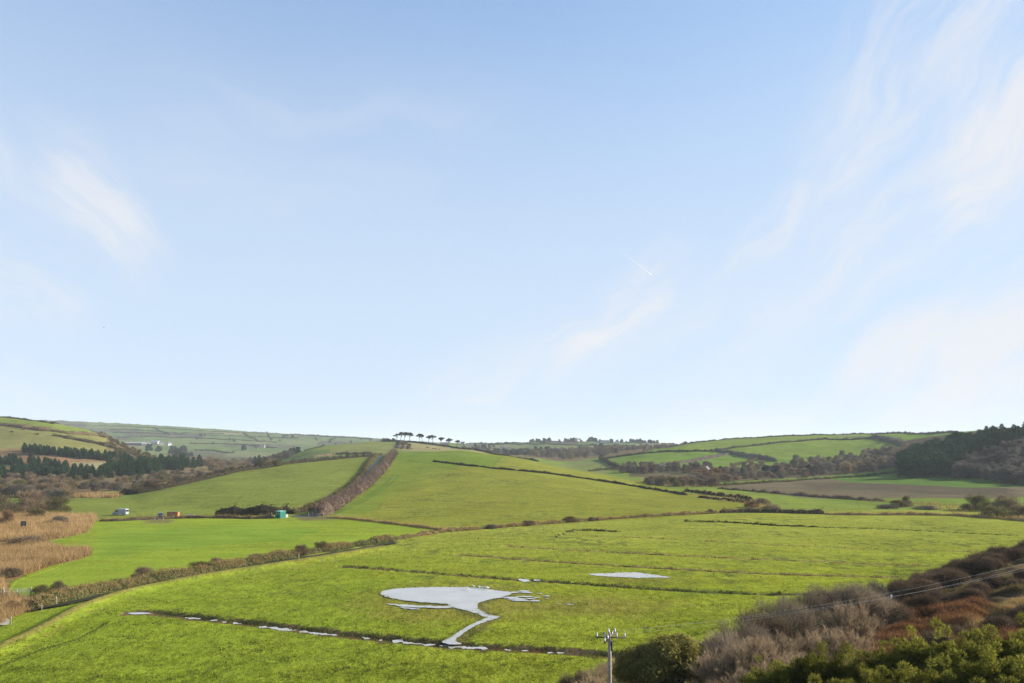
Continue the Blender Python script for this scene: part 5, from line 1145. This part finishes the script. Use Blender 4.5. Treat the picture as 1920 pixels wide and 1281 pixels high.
for px_, py_, rz, w_, d_, h_, rh, lb, wl, rf in [
  (274, 836, 5, 16, 8, 4, 2, 'low white farm building right of the long barn', 'render', 'sheet'),
  (291, 832, -12, 20, 9, 4, 3, 'pale roofed farm building behind dark trees', 'render', 'sheet'),
  (302, 834, 30, 9, 7, 4.5, 2.5, 'small white farmhouse between the farm trees', 'render', 'slate'),
  (317, 836, 60, 9, 7, 5, 3, 'cream farmhouse left of the big dark tree clump', 'render', 'slate'),
  (492, 839, 10, 11, 7, 4.5, 2.5, 'lone pale cottage in the far left fields', 'render', 'slate'),
  (1082, 829, 50, 11, 9, 6, 4, 'white gabled house left of the domed hilltop tree', 'render', 'slate'),
  (1131, 832, 0, 12, 8, 5, 3, 'left white house right of the domed hilltop tree', 'render', 'slate'),
  (1139, 832, 0, 9, 8, 5, 3, 'right white house beside the domed hilltop tree', 'render', 'slate'),
  (1056, 832, 0, 8, 6, 3, 2, 'tiny white bungalow on the far centre meadow', 'render', 'slate'),
  (1157, 834, 20, 10, 7, 4, 3, 'grey roofed house at the right of the hilltop village', 'render', 'slate'),
  (1214, 839, 15, 12, 8, 5, 3, 'white house standing alone right of the hilltop village', 'render', 'slate'),
  (834, 830, 10, 9, 7, 3.5, 2.5, 'small pinkish house below the umbrella pines', 'brick', 'slate'),
  (868, 833, -10, 11, 7, 4, 2.5, 'pale house just right of the umbrella pines', 'render', 'slate'),
  (887, 835, 15, 12, 7, 4, 2.5, 'white house left of the solitary round tree', 'render', 'slate'),
  (902, 838, 0, 10, 7, 4, 2.5, 'low white house under the solitary round tree', 'render', 'slate'),
  (942, 843, 0, 10, 7, 4, 2.5, 'pale house showing among the far dark wood', 'render', 'slate')]:
    q = pix(px_, py_, 1150) if px_ != 834 else at(834, 905)
    house(q, R(rz), w_, d_, h_, rh, lb, wl, rf, 1, 2)
cm = None
for k, (px_, py_) in enumerate([(1028, 844), (1033, 846), (1036, 844), (1039, 846.5), (1043, 844), (1046, 846), (1049, 844.5), (1024, 846), (1053, 846)]):
    q = pix(px_, py_, 1000)
    if q.y > 1700: q = at(px_, 1150)
    e = tag(empty('static_caravan', q+Vector((0, 0, 1.5)), R(random.uniform(-25, 25))), 'small white holiday caravan among the far centre trees', 'caravan', 'far caravans')
    m_ = MB(); m_.box((0, 0, 1.5), (8.5, 3.2, 2.6)); m_.box((0, 0, .1), (8, 2.8, .4)); m_.obj('body', P_['render'], e)
    m_ = MB(); m_.extrude([(-4.4, 2.8), (4.4, 2.8), (4.2, 3.1), (-4.2, 3.1)], -1.7, 1.7); m_.obj('roof', P_['sheet'], e)
    for x in (-3, 0, 3): m_ = MB(); m_.box((x, -1.61, 1.8), (1.5, .06, .8)); m_.obj('window', P_['glass'], e)
house(at(739, 566), R(70), 3.2, 2.6, 1.7, .8, 'tiny pinkish stone hut at the head of the lane', 'brick', 'sheet', 0, 0, 'stone_hut', 'hut')

# ------------------------------------------------------------------ animals and the trail in the sky
def bird_mesh(mat, fly=False):
    m_ = MB(); m_.tube([(-.24, 0, .17), (-.12, 0, .19), (.02, 0, .20), (.12, 0, .22), (.17, 0, .27), (.23, 0, .29), (.28, 0, .28)], [.015, .055, .08, .07, .045, .045, .012], 9)
    if fly:
        for s_ in (-1, 1): m_.tube([(0, s_*.05, .22), (.04, s_*.28, .30), (-.06, s_*.55, .24)], [.05, .045, .012], 6)
    else:
        for s_ in (-1, 1): m_.tube([(.08, s_*.07, .22), (-.08, s_*.08, .21), (-.24, s_*.04, .19)], [.03, .045, .012], 6); m_.tube([(0, s_*.03, .15), (0, s_*.03, -.06)], [.008], 4)
    return m_.mesh('bird_mesh', mat)
gl = bird_mesh(P_['feather'])
for px_, py_ in [(872, 1106), (877, 1107), (888, 1102.5), (899, 1104), (904.5, 1104.5), (910, 1105), (915, 1106)]:
    put(gl, 'gull', Vector((*flat(px_, py_), .08)), 1.15, 'white gull standing at the far edge of the big pond', 'gull', 'gulls at the pond')
gd = bird_mesh(P_['dfeather'])
for px_, py_ in [(1062, 998.5), (1064.5, 999.5), (1067, 998), (1069, 999.5), (1072, 998), (1074.5, 999), (1048, 1006), (1056, 1004.5), (1043, 1009), (897, 1013)]:
    put(gd, 'goose', pix(px_, py_, 75), 1.7, 'dark goose grazing on the marsh near the central hill', 'goose', 'geese on the marsh')
o = put(bird_mesh(P_['dfeather'], True), 'flying_bird', Vector(((194.5-CX)/F*110, 110, EYE+(YH-615)/F*110)), .45, 'tiny dark bird flying in the blue sky at left', 'bird', None, .6)
cow = MB(); cow.tube([(-1.0, 0, .95), (-.8, 0, 1.05), (-.2, 0, 1.0), (.5, 0, 1.05), (.85, 0, 1.15), (1.15, 0, 1.30), (1.35, 0, 1.25), (1.6, 0, 1.05)], [.18, .36, .42, .40, .32, .20, .17, .09], 10)
for x in (-.75, .6):
    for s_ in (-1, 1): cow.tube([(x, s_*.2, .9), (x+.05, s_*.2, .5), (x, s_*.2, 0)], [.14, .08, .06], 6)
cow.tube([(-1.1, 0, 1.15), (-1.2, 0, .5)], [.04, .03], 5)
put(cow.mesh('cow_mesh', P_['hide']), 'cow', pix(771, 843.5, 560), 1.0, 'black cow standing on the pale crest beyond the central hill', 'cow', None, 1.2)
for px_, py_ in [(800, 839.5), (804, 840), (812, 841.5), (817, 842), (824, 843)]:
    put(BUSH['rust'][0], 'bracken_clump', pix(px_, py_, 640), (.55, .35, .12), 'low rusty clump on the pale crest below the pines', 'bracken', 'rusty clumps on the crest')
def sky_pt(px_, py_, D): return Vector(((px_-CX)/F*D, D, EYE+(YH-py_)/F*D))
m_ = MB(); a_, b_ = sky_pt(1164, 471, 12000), sky_pt(1221, 515, 12600)
m_.tube([tuple(a_.lerp(b_, t)) for t in np.linspace(0, 1, 14)], list(np.linspace(1.5, 5.5, 14)), 8); tag(m_.obj('vapour_trail', P_['contrail']), 'short thin white aircraft trail in the middle sky', 'vapour trail')

HAZE = .00009; EXPOSURE = 1.25; SKY_TINT = (1.15, 1.43, 1.77); CLOUD = (3.6, 3.62, 3.75, 1); VEIL = (2.95, 3.35, 3.93, 1)
WISPS = [(560,260,40,12,12,.25,7,9,.35,.75), (1090,650,42,9,24,.40,7,10,.32,.72), (1480,560,36,11,30,.40,7,10,.32,.72), (1730,110,26,13,48,.65,4,16,.30,.76), (1890,255,14,10,50,.9,3,14,.30,.7), (195,400,12,7,-42,.7,5,20,.36,.76), (20,545,10,7,-20,.6,4,18,.34,.74), (1165,575,17,6,42,.9,4,18,.34,.72), (1440,435,9,4,42,.8,4,18,.32,.7),
 (1680,660,12,4.6,34,.95,4,14,.30,.66), (1880,690,22,13,35,.95,3,10,.28,.66), (1370,790,18,5,12,.7,4,14,.3,.7), (130,740,11,4,-20,.6), (1010,690,32,8,22,.5), (1780,420,30,26,40,.45), (90,330,17,9,-35,.45,4,14,.32,.76)]
# ------------------------------------------------------------------ sky, sun, camera
SUN_AZ, SUN_EL = R(74), R(23)
W = bpy.data.worlds.new("World"); S.world = W; W.use_nodes = True
nt = W.node_tree; nt.nodes.clear(); L = nt.links
o = N(nt, 'ShaderNodeOutputWorld'); bg = N(nt, 'ShaderNodeBackground'); bg.inputs['Strength'].default_value = .10
sk = N(nt, 'ShaderNodeTexSky', sky_type='NISHITA'); sk.sun_disc = False; sk.sun_elevation = SUN_EL; sk.sun_rotation = SUN_AZ
sk.altitude = 20; sk.air_density = 1.0; sk.dust_density = .15; sk.ozone_density = 3.0
tc = N(nt, 'ShaderNodeTexCoord'); sx = N(nt, 'ShaderNodeSeparateXYZ'); L.new(tc.outputs['Generated'], sx.inputs[0])
def wmath(op, a, b=None, c=None):
    m = N(nt, 'ShaderNodeMath', operation=op)
    for i, v in enumerate((a, b, c)):
        if v is None: continue
        if isinstance(v, (int, float)): m.inputs[i].default_value = v
        else: L.new(v, m.inputs[i])
    return m.outputs[0]
# cirrus: each wisp is a patch of sky around a compass bearing (az) and an elevation (el), in radians
az = wmath('ARCTAN2', sx.outputs[0], sx.outputs[1]); el = wmath('ARCSINE', sx.outputs[2])
cb = N(nt, 'ShaderNodeCombineXYZ'); L.new(az, cb.inputs[0]); L.new(el, cb.inputs[1])
wn = N(nt, 'ShaderNodeTexNoise'); wn.inputs['Scale'].default_value = 7; wn.inputs['Detail'].default_value = 3; L.new(cb.outputs[0], wn.inputs['Vector'])
wp = N(nt, 'ShaderNodeVectorMath', operation='MULTIPLY_ADD'); wp.inputs[1].default_value = (.10, .10, 0)
L.new(wn.outputs[1], wp.inputs[0]); L.new(cb.outputs[0], wp.inputs[2])
def wisp(px_, py_, a, b, ang, k, stretch=6, fine=26, lo=.42, hi=.78):
    """a long wisp: centre, half length, half width in hundredths of a radian"""
    A = math.atan2(px_-CX, F); E = math.atan2(YH-py_, math.hypot(F, px_-CX))
    mp = N(nt, 'ShaderNodeMapping', vector_type='TEXTURE'); mp.inputs['Location'].default_value = (A+.05, E+.05, 0); mp.inputs['Rotation'].default_value = (0, 0, R(ang)); mp.inputs['Scale'].default_value = (a/100, b/100, 1)
    L.new(wp.outputs[0], mp.inputs[0])
    gr = N(nt, 'ShaderNodeTexGradient', gradient_type='SPHERICAL'); L.new(mp.outputs[0], gr.inputs[0])
    m2 = N(nt, 'ShaderNodeMapping', vector_type='TEXTURE'); m2.inputs['Rotation'].default_value = (0, 0, R(ang+random.uniform(-9, 9))); m2.inputs['Scale'].default_value = (stretch, 1, 1)
    L.new(wp.outputs[0], m2.inputs[0])
    nz = N(nt, 'ShaderNodeTexNoise'); nz.inputs['Scale'].default_value = fine; nz.inputs['Detail'].default_value = 7; nz.inputs['Roughness'].default_value = .62; L.new(m2.outputs[0], nz.inputs['Vector'])
    mr = N(nt, 'ShaderNodeMapRange', interpolation_type='SMOOTHSTEP'); mr.inputs[1].default_value = lo; mr.inputs[2].default_value = hi; L.new(nz.outputs[0], mr.inputs[0])
    ss = N(nt, 'ShaderNodeMapRange', interpolation_type='SMOOTHSTEP'); ss.inputs[1].default_value = 0; ss.inputs[2].default_value = .75; L.new(gr.outputs['Fac'], ss.inputs[0])
    return wmath('MULTIPLY', wmath('MULTIPLY', mr.outputs[0], ss.outputs[0]), k)
tot = None
for w_ in WISPS:
    v = wisp(*w_); tot = v if tot is None else wmath('ADD', tot, v)
tot = wmath('MINIMUM', tot, .85)
dn = N(nt, 'ShaderNodeVectorMath', operation='MULTIPLY_ADD'); dn.inputs[1].default_value = (.22, .22, .22); dn.inputs[2].default_value = (1, 1, 1); L.new(sk.outputs[0], dn.inputs[0])
dd = N(nt, 'ShaderNodeVectorMath', operation='DIVIDE'); L.new(sk.outputs[0], dd.inputs[0]); L.new(dn.outputs[0], dd.inputs[1])
h0 = N(nt, 'ShaderNodeVectorMath', operation='MULTIPLY'); h0.inputs[1].default_value = SKY_TINT; L.new(dd.outputs[0], h0.inputs[0])
# a thin high veil of ice cloud, thicker towards the horizon and broken by slow noise
vn = N(nt, 'ShaderNodeTexNoise'); vn.inputs['Scale'].default_value = 2.2; vn.inputs['Detail'].default_value = 4; L.new(wp.outputs[0], vn.inputs['Vector'])
ve = N(nt, 'ShaderNodeMapRange', interpolation_type='SMOOTHSTEP'); ve.inputs[1].default_value = .72; ve.inputs[2].default_value = .20; ve.inputs[3].default_value = .16; ve.inputs[4].default_value = .72
L.new(wmath('ADD', el, wmath('MULTIPLY', wmath('SUBTRACT', vn.outputs[0], .5), .10)), ve.inputs[0])
hv = N(nt, 'ShaderNodeMix', data_type='RGBA'); hv.inputs[7].default_value = VEIL; L.new(ve.outputs[0], hv.inputs[0]); L.new(h0.outputs[0], hv.inputs[6])
mx = N(nt, 'ShaderNodeMix', data_type='RGBA'); mx.inputs[7].default_value = CLOUD
L.new(tot, mx.inputs[0]); L.new(hv.outputs[2], mx.inputs[6]); L.new(mx.outputs[2], bg.inputs[0]); L.new(bg.outputs[0], o.inputs[0])

sd = bpy.data.lights.new('sun', 'SUN'); sd.energy = 5.0; sd.angle = R(.6); sd.color = (1, .93, .82)
so = bpy.data.objects.new('sun', sd); COL.objects.link(so)
dv = Vector((math.sin(SUN_AZ)*math.cos(SUN_EL), math.cos(SUN_AZ)*math.cos(SUN_EL), math.sin(SUN_EL)))
so.rotation_euler = (-dv).to_track_quat('-Z', 'Y').to_euler(); so.location = (60, -20, 80)

if HAZE:
    hm, nt = new_mat('haze_air'); o = N(nt, 'ShaderNodeOutputMaterial'); pv = N(nt, 'ShaderNodeVolumePrincipled')
    pv.inputs['Density'].default_value = HAZE; pv.inputs['Color'].default_value = (.86, .93, 1, 1); pv.inputs['Anisotropy'].default_value = 0
    nt.links.new(pv.outputs[0], o.inputs['Volume'])
    zlo = float(Z.min())-1.5; mb = MB(); mb.box((0, 4400, (zlo+152)/2), (24000, 9400, 152-zlo)); h = mb.obj('haze', hm); h['kind'] = 'stuff'

cd = bpy.data.cameras.new('camera'); cd.sensor_width = 36; cd.lens = 24; cd.shift_y = (YH-640.5)/1920
cd.clip_start = .5; cd.clip_end = 40000
co = bpy.data.objects.new('camera', cd); COL.objects.link(co); co.location = (0, 0, EYE); co.rotation_euler = (R(90), 0, 0)
S.camera = co
vs = S.view_settings; vs.view_transform = 'Standard'; vs.look = 'None'; vs.gamma = 1; vs.use_curve_mapping = False; vs.exposure = EXPOSURE
c = S.cycles
c.max_bounces = 6; c.diffuse_bounces = 2; c.glossy_bounces = 2; c.transmission_bounces = 2; c.volume_bounces = 1; c.transparent_max_bounces = 4
c.use_denoising = True; c.denoiser = 'OPENIMAGEDENOISE'; c.denoising_input_passes = 'RGB_ALBEDO_NORMAL'; c.denoising_prefilter = 'NONE'; c.use_adaptive_sampling = True; c.adaptive_threshold = .01
